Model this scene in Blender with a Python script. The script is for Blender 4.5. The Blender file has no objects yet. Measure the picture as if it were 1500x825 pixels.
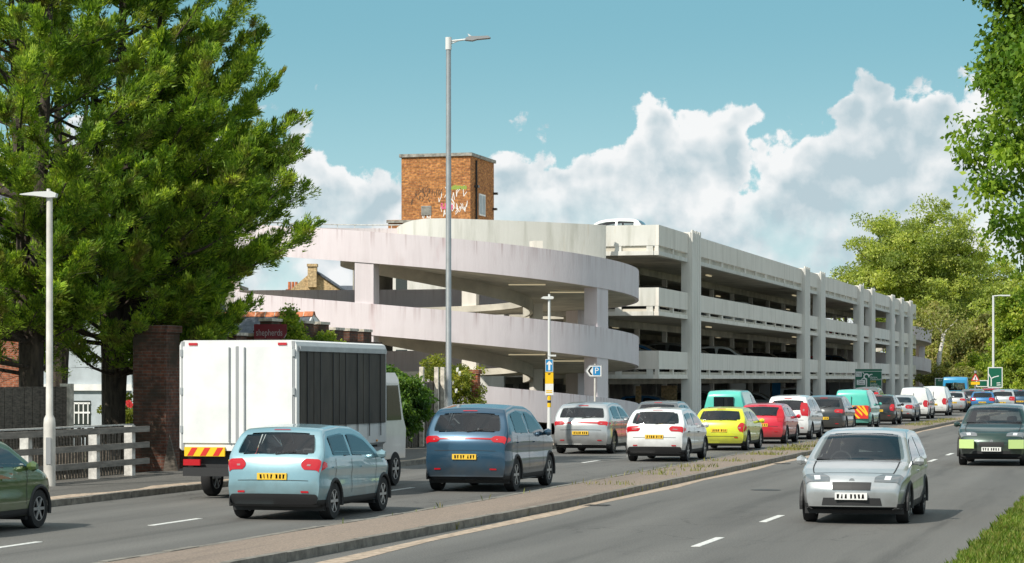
import bpy, bmesh, math, random
import numpy as np
from math import sin, cos, pi, radians, atan, sqrt
from mathutils import Vector, Matrix

random.seed(7); RNG = np.random.default_rng(11)
SC = bpy.context.scene
COL = SC.collection

# ------------------------------------------------------------------ camera
F = 3500.0            # focal length in pixels of a 1500 px wide frame
HZ = 556.0            # horizon row
EYE = 2.35
YAW = atan(943 / F)   # the road's direction lies this far right of the view axis
CS, SN = cos(YAW), sin(YAW)
cam_d = bpy.data.cameras.new('camera'); cam = bpy.data.objects.new('camera', cam_d); COL.objects.link(cam)
cam.location = (0, 0, EYE); cam.rotation_euler = (pi / 2, 0, YAW)
cam_d.sensor_width = 36; cam_d.lens = 36 * F / 1500
cam_d.shift_y = (HZ - 412.5) / 1500
cam_d.clip_start = .5; cam_d.clip_end = 6000
SC.camera = cam
SC.render.resolution_x, SC.render.resolution_y = 1024, 563
SC.view_settings.view_transform = 'Standard'; SC.view_settings.look = 'None'
SC.view_settings.exposure = 0.58; SC.view_settings.gamma = 1.0
SC.cycles.use_denoising = True
SC.cycles.max_bounces = 6; SC.cycles.diffuse_bounces = 4; SC.cycles.transparent_max_bounces = 8

# ------------------------------------------------------------------ sun and sky
SUN_EL = radians(43)
sun_h = Vector((-0.47, -0.88, 0)).normalized()
sun_dir = Vector((sun_h.x * cos(SUN_EL), sun_h.y * cos(SUN_EL), sin(SUN_EL)))
sd = bpy.data.lights.new('sun', 'SUN'); sun = bpy.data.objects.new('sun', sd); COL.objects.link(sun)
sd.energy = 3.3; sd.angle = radians(.53); sd.color = (1.0, .94, .84)
sun.rotation_euler = sun_dir.to_track_quat('Z', 'Y').to_euler()
sun.location = (0, 0, 60)

def pxdir(px, py):
    k = (px - 750) / F
    return Vector((-SN + CS * k, CS + SN * k, (HZ - py) / F)).normalized()

W = bpy.data.worlds.new('World'); SC.world = W; W.use_nodes = True
W.cycles.sampling_method = 'MANUAL'; W.cycles.sample_map_resolution = 256
def build_sky():
    nt = W.node_tree; N = nt.nodes; L = nt.links; N.clear()
    out = N.new('ShaderNodeOutputWorld'); bg = N.new('ShaderNodeBackground'); bg.inputs[1].default_value = .14
    sky = N.new('ShaderNodeTexSky'); sky.sky_type = 'NISHITA'; sky.sun_disc = False
    sky.sun_elevation = SUN_EL; sky.sun_rotation = math.atan2(sun_dir.x, sun_dir.y)
    sky.air_density = 1.0; sky.dust_density = .35; sky.ozone_density = 1.6
    def M(op, a, b=None, c=None, clamp=False):
        n = N.new('ShaderNodeMath'); n.operation = op; n.use_clamp = clamp
        for i, v in enumerate((a, b, c)):
            if v is None: continue
            if hasattr(v, 'links'): L.new(v, n.inputs[i])
            else: n.inputs[i].default_value = v
        return n.outputs[0]
    def VM(op, a, b):
        n = N.new('ShaderNodeVectorMath'); n.operation = op
        for i, v in enumerate((a, b)):
            if hasattr(v, 'links'): L.new(v, n.inputs[i])
            else: n.inputs[i].default_value = v
        return n.outputs[0]
    def MIX(f, a, b, bt='MIX'):
        n = N.new('ShaderNodeMix'); n.data_type = 'RGBA'; n.blend_type = bt; n.clamp_factor = True
        for i, v in ((0, f), (6, a), (7, b)):
            if hasattr(v, 'links'): L.new(v, n.inputs[i])
            elif i == 0: n.inputs[0].default_value = v
            else: n.inputs[i].default_value = (*v, 1)
        return n.outputs[2]
    def SS(x, a, b):
        n = N.new('ShaderNodeMapRange'); n.interpolation_type = 'SMOOTHSTEP'
        L.new(x, n.inputs[0]); n.inputs[1].default_value = a; n.inputs[2].default_value = b
        return n.outputs[0]
    tc = N.new('ShaderNodeTexCoord'); sep = N.new('ShaderNodeSeparateXYZ'); L.new(tc.outputs['Generated'], sep.inputs[0])
    az = M('ARCTAN2', sep.outputs[0], sep.outputs[1])
    el = M('ARCSINE', sep.outputs[2])
    cmb = N.new('ShaderNodeCombineXYZ'); L.new(az, cmb.inputs[0]); L.new(el, cmb.inputs[1])
    P = cmb.outputs[0]
    # the skyline of the cloud bank over the azimuths in view (level beyond them)
    ctl = [(330, 175), (400, 170), (440, 105), (480, 150), (520, 245), (640, 250), (690, 178), (740, 185), (800, 170), (860, 165),
           (905, 160), (945, 96), (985, 150), (1050, 152), (1110, 168), (1165, 160), (1210, 112), (1300, 95), (1380, 98), (1440, 70), (1500, 62)]
    a0 = math.atan2(*pxdir(300, 300).to_2d()); a1 = math.atan2(*pxdir(1530, 300).to_2d())
    cr = N.new('ShaderNodeValToRGB'); L.new(M('DIVIDE', M('SUBTRACT', az, a0), a1 - a0, clamp=True), cr.inputs[0])
    cr.color_ramp.interpolation = 'B_SPLINE'
    e = cr.color_ramp.elements
    SCL = .18
    for i, (px, py) in enumerate(ctl):
        d = pxdir(px, py); t = (math.atan2(d.x, d.y) - a0) / (a1 - a0); v = math.asin(d.z) / SCL
        el_ = e[0] if i == 0 else e[1] if i == 1 else e.new(t)
        el_.position = t; el_.color = (v, v, v, 1)
    top = M('MULTIPLY', cr.outputs[0], SCL)
    def noise(vec, scale, detail, rough=.55, dist=0.0, off=(0, 0, 0)):
        n = N.new('ShaderNodeTexNoise'); n.noise_dimensions = '2D'
        L.new(VM('ADD', vec, off), n.inputs['Vector']); n.inputs['Scale'].default_value = scale
        n.inputs['Detail'].default_value = detail; n.inputs['Roughness'].default_value = rough
        n.inputs['Distortion'].default_value = dist
        return n.outputs[0]
    def voro(vec, scale, off=(0, 0, 0)):
        n = N.new('ShaderNodeTexVoronoi'); n.voronoi_dimensions = '2D'; n.feature = 'SMOOTH_F1'; n.inputs['Smoothness'].default_value = .35
        L.new(VM('ADD', vec, off), n.inputs['Vector']); n.inputs['Scale'].default_value = scale
        n.inputs['Detail'].default_value = 1.0; n.inputs['Roughness'].default_value = .5
        return n.outputs['Distance']
    wv = N.new('ShaderNodeTexNoise'); L.new(P, wv.inputs['Vector']); wv.inputs['Scale'].default_value = 45; wv.inputs['Detail'].default_value = 5
    warp = VM('MULTIPLY', VM('SUBTRACT', wv.outputs['Color'], (.5, .5, .5)), (.010, .008, 0))
    PW = VM('ADD', P, warp)
    def height(off):
        b1 = M('SUBTRACT', .5, voro(PW, 30, off)); b2 = M('SUBTRACT', .5, voro(PW, 78, off))
        n1 = M('SUBTRACT', noise(PW, 18, 5, .55, 0, off), .5)
        return M('ADD', M('MULTIPLY', n1, 1.1), M('ADD', M('MULTIPLY', b1, 1.0), M('MULTIPLY', b2, .50)))
    h0 = height((0, 0, 0)); h2 = height((.0045, -.0085, 0))
    n2 = M('SUBTRACT', noise(PW, 130, 6, .66), .5)
    hd = M('ADD', M('MULTIPLY', h0, 1.75), M('MULTIPLY', n2, 1.15))
    dens = M('ADD', M('MULTIPLY', M('SUBTRACT', top, el), 62), hd)
    mask = SS(dens, .10, .44)
    # broken, thinner cloud low in the bank with windows of blue through it
    brk = noise(P, 15, 6, .6, 0, (3.1, 1.7, .4))
    lowm = SS(M('ADD', brk, M('MULTIPLY', h0, .06)), .33, .50)
    deep = SS(el, .085, .045)
    hole = M('SUBTRACT', 1, M('MULTIPLY', deep, M('MULTIPLY', M('SUBTRACT', 1, lowm), .70)))
    mask = M('MULTIPLY', mask, hole)
    # overhead, out of view, scattered cloud added to whiten the fill light
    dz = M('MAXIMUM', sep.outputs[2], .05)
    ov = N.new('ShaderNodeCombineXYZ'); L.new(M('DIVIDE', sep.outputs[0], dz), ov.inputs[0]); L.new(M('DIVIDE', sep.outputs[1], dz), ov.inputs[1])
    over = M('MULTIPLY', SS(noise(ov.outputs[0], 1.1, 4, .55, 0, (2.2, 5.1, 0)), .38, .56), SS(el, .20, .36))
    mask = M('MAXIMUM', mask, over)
    # light falls on the side of each billow that faces the sun
    lit = M('ADD', M('MULTIPLY', M('SUBTRACT', h2, h0), .85), M('MULTIPLY', n2, .62))
    edge = SS(dens, 1.7, .2)
    big = noise(P, 14, 6, .6, 0, (7.3, 2.2, 1.1))
    lum = M('ADD', lit, M('ADD', M('MULTIPLY', M('MULTIPLY', edge, SS(big, .30, .56)), .62), M('MULTIPLY', SS(big, .40, .68), .50)))
    lum = M('ADD', lum, M('MULTIPLY', SS(el, .075, .03), .20))
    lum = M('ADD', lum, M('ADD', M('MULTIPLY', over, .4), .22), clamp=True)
    grey = (2.36, 2.95, 3.22); white = (4.40, 4.48, 4.50)
    cl = MIX(lum, grey, white)
    blue = MIX(.80, MIX(1.0, sky.outputs[0], (.62, .66, .55), 'MULTIPLY'), MIX(SS(el, 0.0, .16), (2.45, 3.75, 4.15), (.82, 2.12, 2.68)))
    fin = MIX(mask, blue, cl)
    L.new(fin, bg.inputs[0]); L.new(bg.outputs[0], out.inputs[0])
build_sky()

# ------------------------------------------------------------------ pixel <-> place
def at(px, D, z=0.0):
    k = (px - 750) / F
    return Vector((D * (-SN + CS * k), D * (CS + SN * k), z))
def atpx(px, D, py):
    return at(px, D, EYE + (HZ - py) * D / F)
def DX(px, X):                     # depth at which column px crosses the plane x = X
    return X / (-SN + CS * (px - 750) / F)
def onX(px, X, z=0.0):
    return at(px, DX(px, X), z)

# ------------------------------------------------------------------ materials
MAT = {}
def nodes(m):
    m.use_nodes = True
    return m.node_tree, m.node_tree.nodes, m.node_tree.links, m.node_tree.nodes['Principled BSDF']
def mat(name, col, rough=.7, metal=0.0, var=.0, scale=4.0, stretch=(1, 1, 1), col2=None, bump=0.0, bscale=None, coat=0.0, emit=None, estr=0.0,
        space='world', lo=.35, hi=.65, spec=.5, detail=6):
    if name in MAT: return MAT[name]
    m = bpy.data.materials.new(name); nt, N, L, B = nodes(m)
    B.inputs['Base Color'].default_value = (*col, 1); B.inputs['Roughness'].default_value = rough
    B.inputs['Metallic'].default_value = metal; B.inputs['Coat Weight'].default_value = coat
    B.inputs['Specular IOR Level'].default_value = spec
    if emit: B.inputs['Emission Color'].default_value = (*emit, 1); B.inputs['Emission Strength'].default_value = estr
    if var or col2 or bump:
        if space == 'world':
            g = N.new('ShaderNodeNewGeometry'); src = g.outputs['Position']
        else:
            g = N.new('ShaderNodeTexCoord'); src = g.outputs['Object']
        mp = N.new('ShaderNodeMapping'); L.new(src, mp.inputs[0]); mp.inputs['Scale'].default_value = stretch
        n = N.new('ShaderNodeTexNoise'); n.inputs['Scale'].default_value = scale; n.inputs['Detail'].default_value = detail
        n.inputs['Roughness'].default_value = .6
        L.new(mp.outputs[0], n.inputs['Vector'])
        c2 = col2 or tuple(max(0, c * (1 - var)) for c in col)
        c1 = col if col2 else tuple(min(1, c * (1 + var * .6)) for c in col)
        r = N.new('ShaderNodeValToRGB'); L.new(n.outputs[0], r.inputs[0])
        r.color_ramp.elements[0].position = lo; r.color_ramp.elements[1].position = hi
        r.color_ramp.elements[0].color = (*c2, 1); r.color_ramp.elements[1].color = (*c1, 1)
        L.new(r.outputs[0], B.inputs['Base Color'])
        if bump:
            n2 = N.new('ShaderNodeTexNoise'); n2.inputs['Scale'].default_value = bscale or scale * 6; n2.inputs['Detail'].default_value = 5
            L.new(src, n2.inputs['Vector'])
            b = N.new('ShaderNodeBump'); b.inputs['Strength'].default_value = bump; b.inputs['Distance'].default_value = .02
            L.new(n2.outputs[0], b.inputs['Height']); L.new(b.outputs[0], B.inputs['Normal'])
    MAT[name] = m
    return m

def concrete(name, base, stain, streak, s_amt=.6, rust=None, scale=1.0):
    """cast concrete: board-marked vertical streaks, blotches and run-off stains"""
    m = bpy.data.materials.new(name); nt, N, L, B = nodes(m)
    g = N.new('ShaderNodeNewGeometry')
    def nz(sc, st, det=6, off=0.0, rough=.6):
        mp = N.new('ShaderNodeMapping'); L.new(g.outputs['Position'], mp.inputs[0]); mp.inputs['Scale'].default_value = st
        mp.inputs['Location'].default_value = (off, off * .7, off * .3)
        n = N.new('ShaderNodeTexNoise'); L.new(mp.outputs[0], n.inputs['Vector']); n.inputs['Scale'].default_value = sc
        n.inputs['Detail'].default_value = det; n.inputs['Roughness'].default_value = rough
        return n.outputs[0]
    def ramp(x, a, b):
        r = N.new('ShaderNodeMapRange'); L.new(x, r.inputs[0]); r.inputs[1].default_value = a; r.inputs[2].default_value = b; return r.outputs[0]
    def mix(f, a, b):
        n = N.new('ShaderNodeMix'); n.data_type = 'RGBA'
        L.new(f, n.inputs[0])
        for i, v in ((6, a), (7, b)):
            if hasattr(v, 'links'): L.new(v, n.inputs[i])
            else: n.inputs[i].default_value = (*v, 1)
        return n.outputs[2]
    def mul(a, k):
        n = N.new('ShaderNodeMath'); n.operation = 'MULTIPLY'; L.new(a, n.inputs[0])
        if hasattr(k, 'links'): L.new(k, n.inputs[1])
        else: n.inputs[1].default_value = k
        return n.outputs[0]
    blot = ramp(nz(.55 * scale, (1, 1, 1)), .35, .7)
    stre = ramp(nz(2.2 * scale, (1, 1, .10), 5, 3.3), .50, .72)
    fine = ramp(nz(9 * scale, (1, 1, .05), 3, 8.1), .35, .65)
    c = mix(mul(blot, .75), base, tuple(.5 * (a + b) for a, b in zip(base, stain)))
    c = mix(mul(stre, s_amt), c, streak)
    c = mix(mul(fine, .18), c, stain)
    if rust:
        ru = ramp(nz(1.3 * scale, (1, 1, .18), 6, 21.0), .60, .74)
        c = mix(mul(ru, .55), c, rust)
    if name == 'paint_lilac':
        at_ = N.new('ShaderNodeAttribute'); at_.attribute_name = 'topmask'
        run = ramp(nz(3.6, (1, 1, .02), 5, 31.0, .7), .52, .70); fall = ramp(at_.outputs['Fac'], .45, 1.0)
        drip = mul(mul(run, fall), .85); c = mix(drip, c, (.36, .26, .26))
        low = ramp(nz(1.8, (1, 1, .05), 5, 47.0, .65), .50, .72); inv = ramp(at_.outputs['Fac'], .40, .0); c = mix(mul(mul(low, inv), .35), c, (.40, .37, .37))
    L.new(c, B.inputs['Base Color']); B.inputs['Roughness'].default_value = .85; B.inputs['Specular IOR Level'].default_value = .25
    b = N.new('ShaderNodeBump'); b.inputs['Strength'].default_value = .35; b.inputs['Distance'].default_value = .02
    L.new(nz(14, (1, 1, .3), 4, 2.0), b.inputs['Height']); L.new(b.outputs[0], B.inputs['Normal'])
    MAT[name] = m
    return m

def brick(name, c1, c2, mortar, axis='XZ', soot=0.0, sootc=(.05, .04, .035)):
    m = bpy.data.materials.new(name); nt, N, L, B = nodes(m)
    g = N.new('ShaderNodeNewGeometry'); s = N.new('ShaderNodeSeparateXYZ'); L.new(g.outputs['Position'], s.inputs[0])
    ad = N.new('ShaderNodeMath'); ad.operation = 'ADD'; L.new(s.outputs[0], ad.inputs[0]); L.new(s.outputs[1], ad.inputs[1])
    cm = N.new('ShaderNodeCombineXYZ'); L.new(ad.outputs[0], cm.inputs[0]); L.new(s.outputs[2], cm.inputs[1])
    t = N.new('ShaderNodeTexBrick'); L.new(cm.outputs[0], t.inputs['Vector'])
    t.inputs['Scale'].default_value = 1.0; t.inputs['Brick Width'].default_value = .235; t.inputs['Row Height'].default_value = .078
    t.inputs['Mortar Size'].default_value = .009; t.inputs['Mortar Smooth'].default_value = .3; t.inputs['Bias'].default_value = -.1
    t.inputs['Color1'].default_value = (*c1, 1); t.inputs['Color2'].default_value = (*c2, 1); t.inputs['Mortar'].default_value = (*mortar, 1)
    n = N.new('ShaderNodeTexNoise'); L.new(g.outputs['Position'], n.inputs['Vector']); n.inputs['Scale'].default_value = 1.4; n.inputs['Detail'].default_value = 8
    n2 = N.new('ShaderNodeTexNoise'); L.new(cm.outputs[0], n2.inputs['Vector']); n2.inputs['Scale'].default_value = 7; n2.inputs['Detail'].default_value = 3
    hs = N.new('ShaderNodeHueSaturation'); L.new(t.outputs[0], hs.inputs['Color'])
    r = N.new('ShaderNodeMapRange'); L.new(n2.outputs[0], r.inputs[0]); r.inputs[1].default_value = .3; r.inputs[2].default_value = .7
    r.inputs[3].default_value = .55; r.inputs[4].default_value = 1.35; L.new(r.outputs[0], hs.inputs['Value'])
    mx = N.new('ShaderNodeMix'); mx.data_type = 'RGBA'
    r2 = N.new('ShaderNodeMapRange'); L.new(n.outputs[0], r2.inputs[0]); r2.inputs[1].default_value = .42; r2.inputs[2].default_value = .68; r2.inputs[4].default_value = soot
    L.new(r2.outputs[0], mx.inputs[0]); L.new(hs.outputs[0], mx.inputs[6]); mx.inputs[7].default_value = (*sootc, 1)
    L.new(mx.outputs[2], B.inputs['Base Color']); B.inputs['Roughness'].default_value = .9; B.inputs['Specular IOR Level'].default_value = .2
    b = N.new('ShaderNodeBump'); b.inputs['Strength'].default_value = .5; b.inputs['Distance'].default_value = .01
    iv = N.new('ShaderNodeMath'); iv.operation = 'SUBTRACT'; iv.inputs[0].default_value = 1; L.new(t.outputs['Fac'], iv.inputs[1])
    L.new(iv.outputs[0], b.inputs['Height']); L.new(b.outputs[0], B.inputs['Normal'])
    MAT[name] = m
    return m

def leafmat(name, cols, trans=.35, rough=.55, dry=None):
    """leaf: diffuse front, some light passing through; every leaf (mesh island) its own tone"""
    m = bpy.data.materials.new(name); nt, N, L, B = nodes(m)
    g = N.new('ShaderNodeNewGeometry'); r = N.new('ShaderNodeValToRGB'); L.new(g.outputs['Random Per Island'], r.inputs[0])
    e = r.color_ramp.elements
    for i, c in enumerate(cols):
        x = i / (len(cols) - 1)
        el_ = e[0] if i == 0 else e[1] if i == 1 else e.new(x)
        el_.position = x; el_.color = (*c, 1)
    n = N.new('ShaderNodeTexNoise'); L.new(g.outputs['Position'], n.inputs['Vector']); n.inputs['Scale'].default_value = .7; n.inputs['Detail'].default_value = 3
    hs = N.new('ShaderNodeHueSaturation'); L.new(r.outputs[0], hs.inputs['Color'])
    mr = N.new('ShaderNodeMapRange'); L.new(n.outputs[0], mr.inputs[0]); mr.inputs[1].default_value = .3; mr.inputs[2].default_value = .7
    mr.inputs[3].default_value = .75; mr.inputs[4].default_value = 1.25
    ta = N.new('ShaderNodeAttribute'); ta.attribute_name = 'tone'; tm_ = N.new('ShaderNodeMath'); tm_.operation = 'MULTIPLY_ADD'; L.new(ta.outputs['Fac'], tm_.inputs[0]); tm_.inputs[1].default_value = .48; tm_.inputs[2].default_value = 1.0
    tv_ = N.new('ShaderNodeMath'); tv_.operation = 'MULTIPLY'; L.new(tm_.outputs[0], tv_.inputs[0]); L.new(mr.outputs[0], tv_.inputs[1]); L.new(tv_.outputs[0], hs.inputs['Value'])
    hu = N.new('ShaderNodeMath'); hu.operation = 'MULTIPLY_ADD'; L.new(ta.outputs['Fac'], hu.inputs[0]); hu.inputs[1].default_value = -.022; hu.inputs[2].default_value = .5; L.new(hu.outputs[0], hs.inputs['Hue'])
    col_ = hs.outputs[0]
    if dry:
        n3 = N.new('ShaderNodeTexNoise'); L.new(g.outputs['Position'], n3.inputs['Vector']); n3.inputs['Scale'].default_value = 1.7; n3.inputs['Detail'].default_value = 5
        m3 = N.new('ShaderNodeMapRange'); L.new(n3.outputs[0], m3.inputs[0]); m3.inputs[1].default_value = .54; m3.inputs[2].default_value = .70; m3.inputs[4].default_value = .75
        x3 = N.new('ShaderNodeMix'); x3.data_type = 'RGBA'; L.new(m3.outputs[0], x3.inputs[0]); L.new(col_, x3.inputs[6]); x3.inputs[7].default_value = (*dry, 1); col_ = x3.outputs[2]
    L.new(col_, B.inputs['Base Color']); B.inputs['Roughness'].default_value = rough; B.inputs['Specular IOR Level'].default_value = .3
    tr = N.new('ShaderNodeBsdfTranslucent')
    tm = N.new('ShaderNodeMix'); tm.data_type = 'RGBA'; tm.blend_type = 'MULTIPLY'; tm.inputs[0].default_value = 1
    L.new(col_, tm.inputs[6]); tm.inputs[7].default_value = (1.5, 1.5, .6, 1); L.new(tm.outputs[2], tr.inputs[0])
    ms = N.new('ShaderNodeMixShader'); ms.inputs[0].default_value = trans
    L.new(B.outputs[0], ms.inputs[1]); L.new(tr.outputs[0], ms.inputs[2]); L.new(ms.outputs[0], N['Material Output'].inputs[0])
    MAT[name] = m
    return m

concrete('paint_lilac', (.72, .655, .675), (.58, .52, .535), (.54, .475, .49), .40, rust=(.56, .40, .41))
concrete('concrete', (.80, .755, .69), (.62, .58, .515), (.46, .43, .375), .46)
concrete('concrete_white', (.66, .65, .61), (.52, .52, .47), (.36, .36, .31), .6, rust=(.50, .40, .24))
concrete('concrete_column', (.76, .735, .685), (.62, .595, .545), (.50, .475, .43), .38)
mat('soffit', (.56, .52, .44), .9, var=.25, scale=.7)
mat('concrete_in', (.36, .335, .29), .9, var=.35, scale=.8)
mat('deck', (.26, .25, .235), .9, var=.3, scale=2)
brick('brick_tower', (.58, .245, .075), (.33, .115, .04), (.26, .19, .12), soot=.30, sootc=(.14, .06, .025))
brick('brick_dark', (.155, .062, .04), (.09, .045, .034), (.12, .105, .09), soot=.85, sootc=(.045, .04, .03))
brick('brick_red', (.36, .11, .05), (.24, .08, .045), (.28, .22, .17), soot=.4, sootc=(.10, .05, .04))
brick('brick_yellow', (.62, .44, .22), (.50, .34, .17), (.5, .42, .3), soot=.2, sootc=(.3, .2, .1))
mat('coping', (.30, .285, .25), .9, var=.45, scale=5)
mat('stone_cap', (.60, .55, .47), .9, var=.4, scale=6)
mat('white_paint', (.78, .78, .76), .5, var=.12, scale=3)
mat('pale_blue_render', (.42, .47, .50), .8, var=.15, scale=2)
mat('slate', (.085, .095, .115), .6, var=.4, scale=9)
mat('terracotta', (.52, .17, .07), .75, var=.35, scale=8)
mat('mortar', (.55, .5, .42), .9)
mat('black_iron', (.012, .012, .012), .5)
mat('timber_dark', (.115, .098, .08), .85, var=.5, scale=6, stretch=(1, 1, 4))
mat('timber_rail', (.21, .195, .175), .8, var=.35, scale=12, stretch=(1, .15, 1))
mat('post_white', (.60, .59, .56), .8, var=.3, scale=7)
mat('galvanised', (.40, .42, .43), .45, .55, var=.12, scale=3)
mat('pole_cream', (.60, .575, .53), .6, var=.18, scale=2.5)
mat('pole_white', (.66, .67, .66), .5)
mat('lamp_grey', (.30, .31, .32), .5)
mat('lens_bright', (.75, .77, .78), .1, .2, coat=.8)
mat('lens_dark', (.05, .05, .05), .3)
mat('glass_dark', (.012, .016, .018), .04, spec=.8)
def car_glass(name, tint):
    m = bpy.data.materials.new(name); nt, N, L, B = nodes(m)
    tp = N.new('ShaderNodeBsdfTransparent'); tp.inputs[0].default_value = (*tint, 1)
    gl = N.new('ShaderNodeBsdfGlossy'); gl.inputs['Roughness'].default_value = .03; gl.inputs['Color'].default_value = (.95, .97, 1, 1)
    fr = N.new('ShaderNodeFresnel'); fr.inputs['IOR'].default_value = 1.52
    ad = N.new('ShaderNodeMath'); ad.operation = 'MULTIPLY_ADD'; L.new(fr.outputs[0], ad.inputs[0]); ad.inputs[1].default_value = 1.15; ad.inputs[2].default_value = .03
    mx = N.new('ShaderNodeMixShader'); L.new(ad.outputs[0], mx.inputs[0]); L.new(tp.outputs[0], mx.inputs[1]); L.new(gl.outputs[0], mx.inputs[2]); L.new(mx.outputs[0], N['Material Output'].inputs[0])
    MAT[name] = m
car_glass('glass_car', (.62, .67, .66))
mat('seat_cloth', (.075, .076, .082), .9)
mat('glass_house', (.03, .04, .035), .05, spec=.7)
mat('rubber', (.014, .014, .015), .8)
mat('rim', (.45, .46, .47), .35, .8)
mat('plastic_black', (.02, .02, .021), .6)
mat('tail_red', (.36, .006, .012), .12, coat=.6, emit=(1, .02, .04), estr=.10)
mat('head_clear', (.22, .235, .245), .08, .4, coat=.9)
mat('lamp_clear', (.34, .20, .20), .15, coat=.5)
mat('amber', (.8, .3, .02), .3)
mat('plate_yellow', (.80, .50, .04), .5)
mat('plate_white', (.75, .75, .72), .5)
mat('sign_green', (.004, .115, .062), .45)
mat('sign_blue', (.015, .23, .50), .45)
mat('sign_white', (.78, .78, .76), .5)
mat('sign_grey', (.33, .34, .34), .5)
mat('sign_yellow', (.85, .52, .01), .5)
mat('sign_red', (.62, .015, .02), .5)
mat('sign_black', (.012, .012, .012), .5)
mat('board_maroon', (.19, .006, .016), .45)
mat('board_letter', (.42, .36, .37), .5)
mat('tube_light', (.62, .55, .38), .5, emit=(1, .86, .55), estr=.22)
mat('lane_paint', (.66, .66, .63), .7, var=.3, scale=14)
mat('bark', (.062, .048, .036), .95, var=.6, scale=9, stretch=(1, 1, .25), bump=.8, bscale=25)
mat('bark_birch', (.62, .60, .56), .8, col2=(.12, .10, .09), scale=3.5, stretch=(1, 1, 2.5), lo=.36, hi=.46)
mat('graffiti_white', (.74, .72, .69), .8); mat('graffiti_pink', (.62, .12, .24), .8)
mat('graffiti_green', (.26, .34, .06), .8); mat('graffiti_black', (.10, .055, .03), .8)
mat('vent_grey', (.25, .25, .24), .6)
mat('chevron_red', (.62, .03, .02), .45); mat('chevron_yellow', (.85, .50, .02), .45)
mat('curtain_brown', (.050, .043, .034), .7, var=.45, scale=2.2, stretch=(1, 1, .35))
mat('hi_vis', (.50, .66, .25), .5)
leafmat('leaf_cypress', [(.080, .150, .022), (.155, .270, .030), (.240, .375, .040), (.340, .465, .060), (.105, .185, .034)], .42, dry=(.24, .19, .07))
leafmat('leaf_maple', [(.07, .15, .014), (.13, .24, .020), (.21, .32, .035), (.09, .18, .018)], .40)
leafmat('leaf_plane', [(.21, .285, .06), (.32, .395, .08), (.43, .475, .12), (.15, .21, .05)], .45)
leafmat('leaf_willow', [(.25, .28, .07), (.34, .36, .10), (.18, .21, .06), (.31, .25, .11)], .42)
leafmat('leaf_bush', [(.14, .24, .025), (.26, .36, .04), (.38, .44, .07), (.10, .17, .02)], .42)
leafmat('leaf_yellow', [(.18, .22, .02), (.27, .29, .035), (.10, .15, .02), (.34, .33, .07)], .4)
leafmat('leaf_ivy', [(.03, .08, .015), (.07, .15, .02), (.12, .21, .03)], .35)
leafmat('grass_blade', [(.09, .17, .02), (.16, .26, .03), (.25, .32, .06), (.32, .29, .10)], .35)
leafmat('weed_blade', [(.12, .17, .03), (.24, .25, .06), (.34, .29, .12)], .3)
mat('petal_white', (.75, .74, .70), .6); mat('petal_red', (.6, .03, .03), .6)

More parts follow.
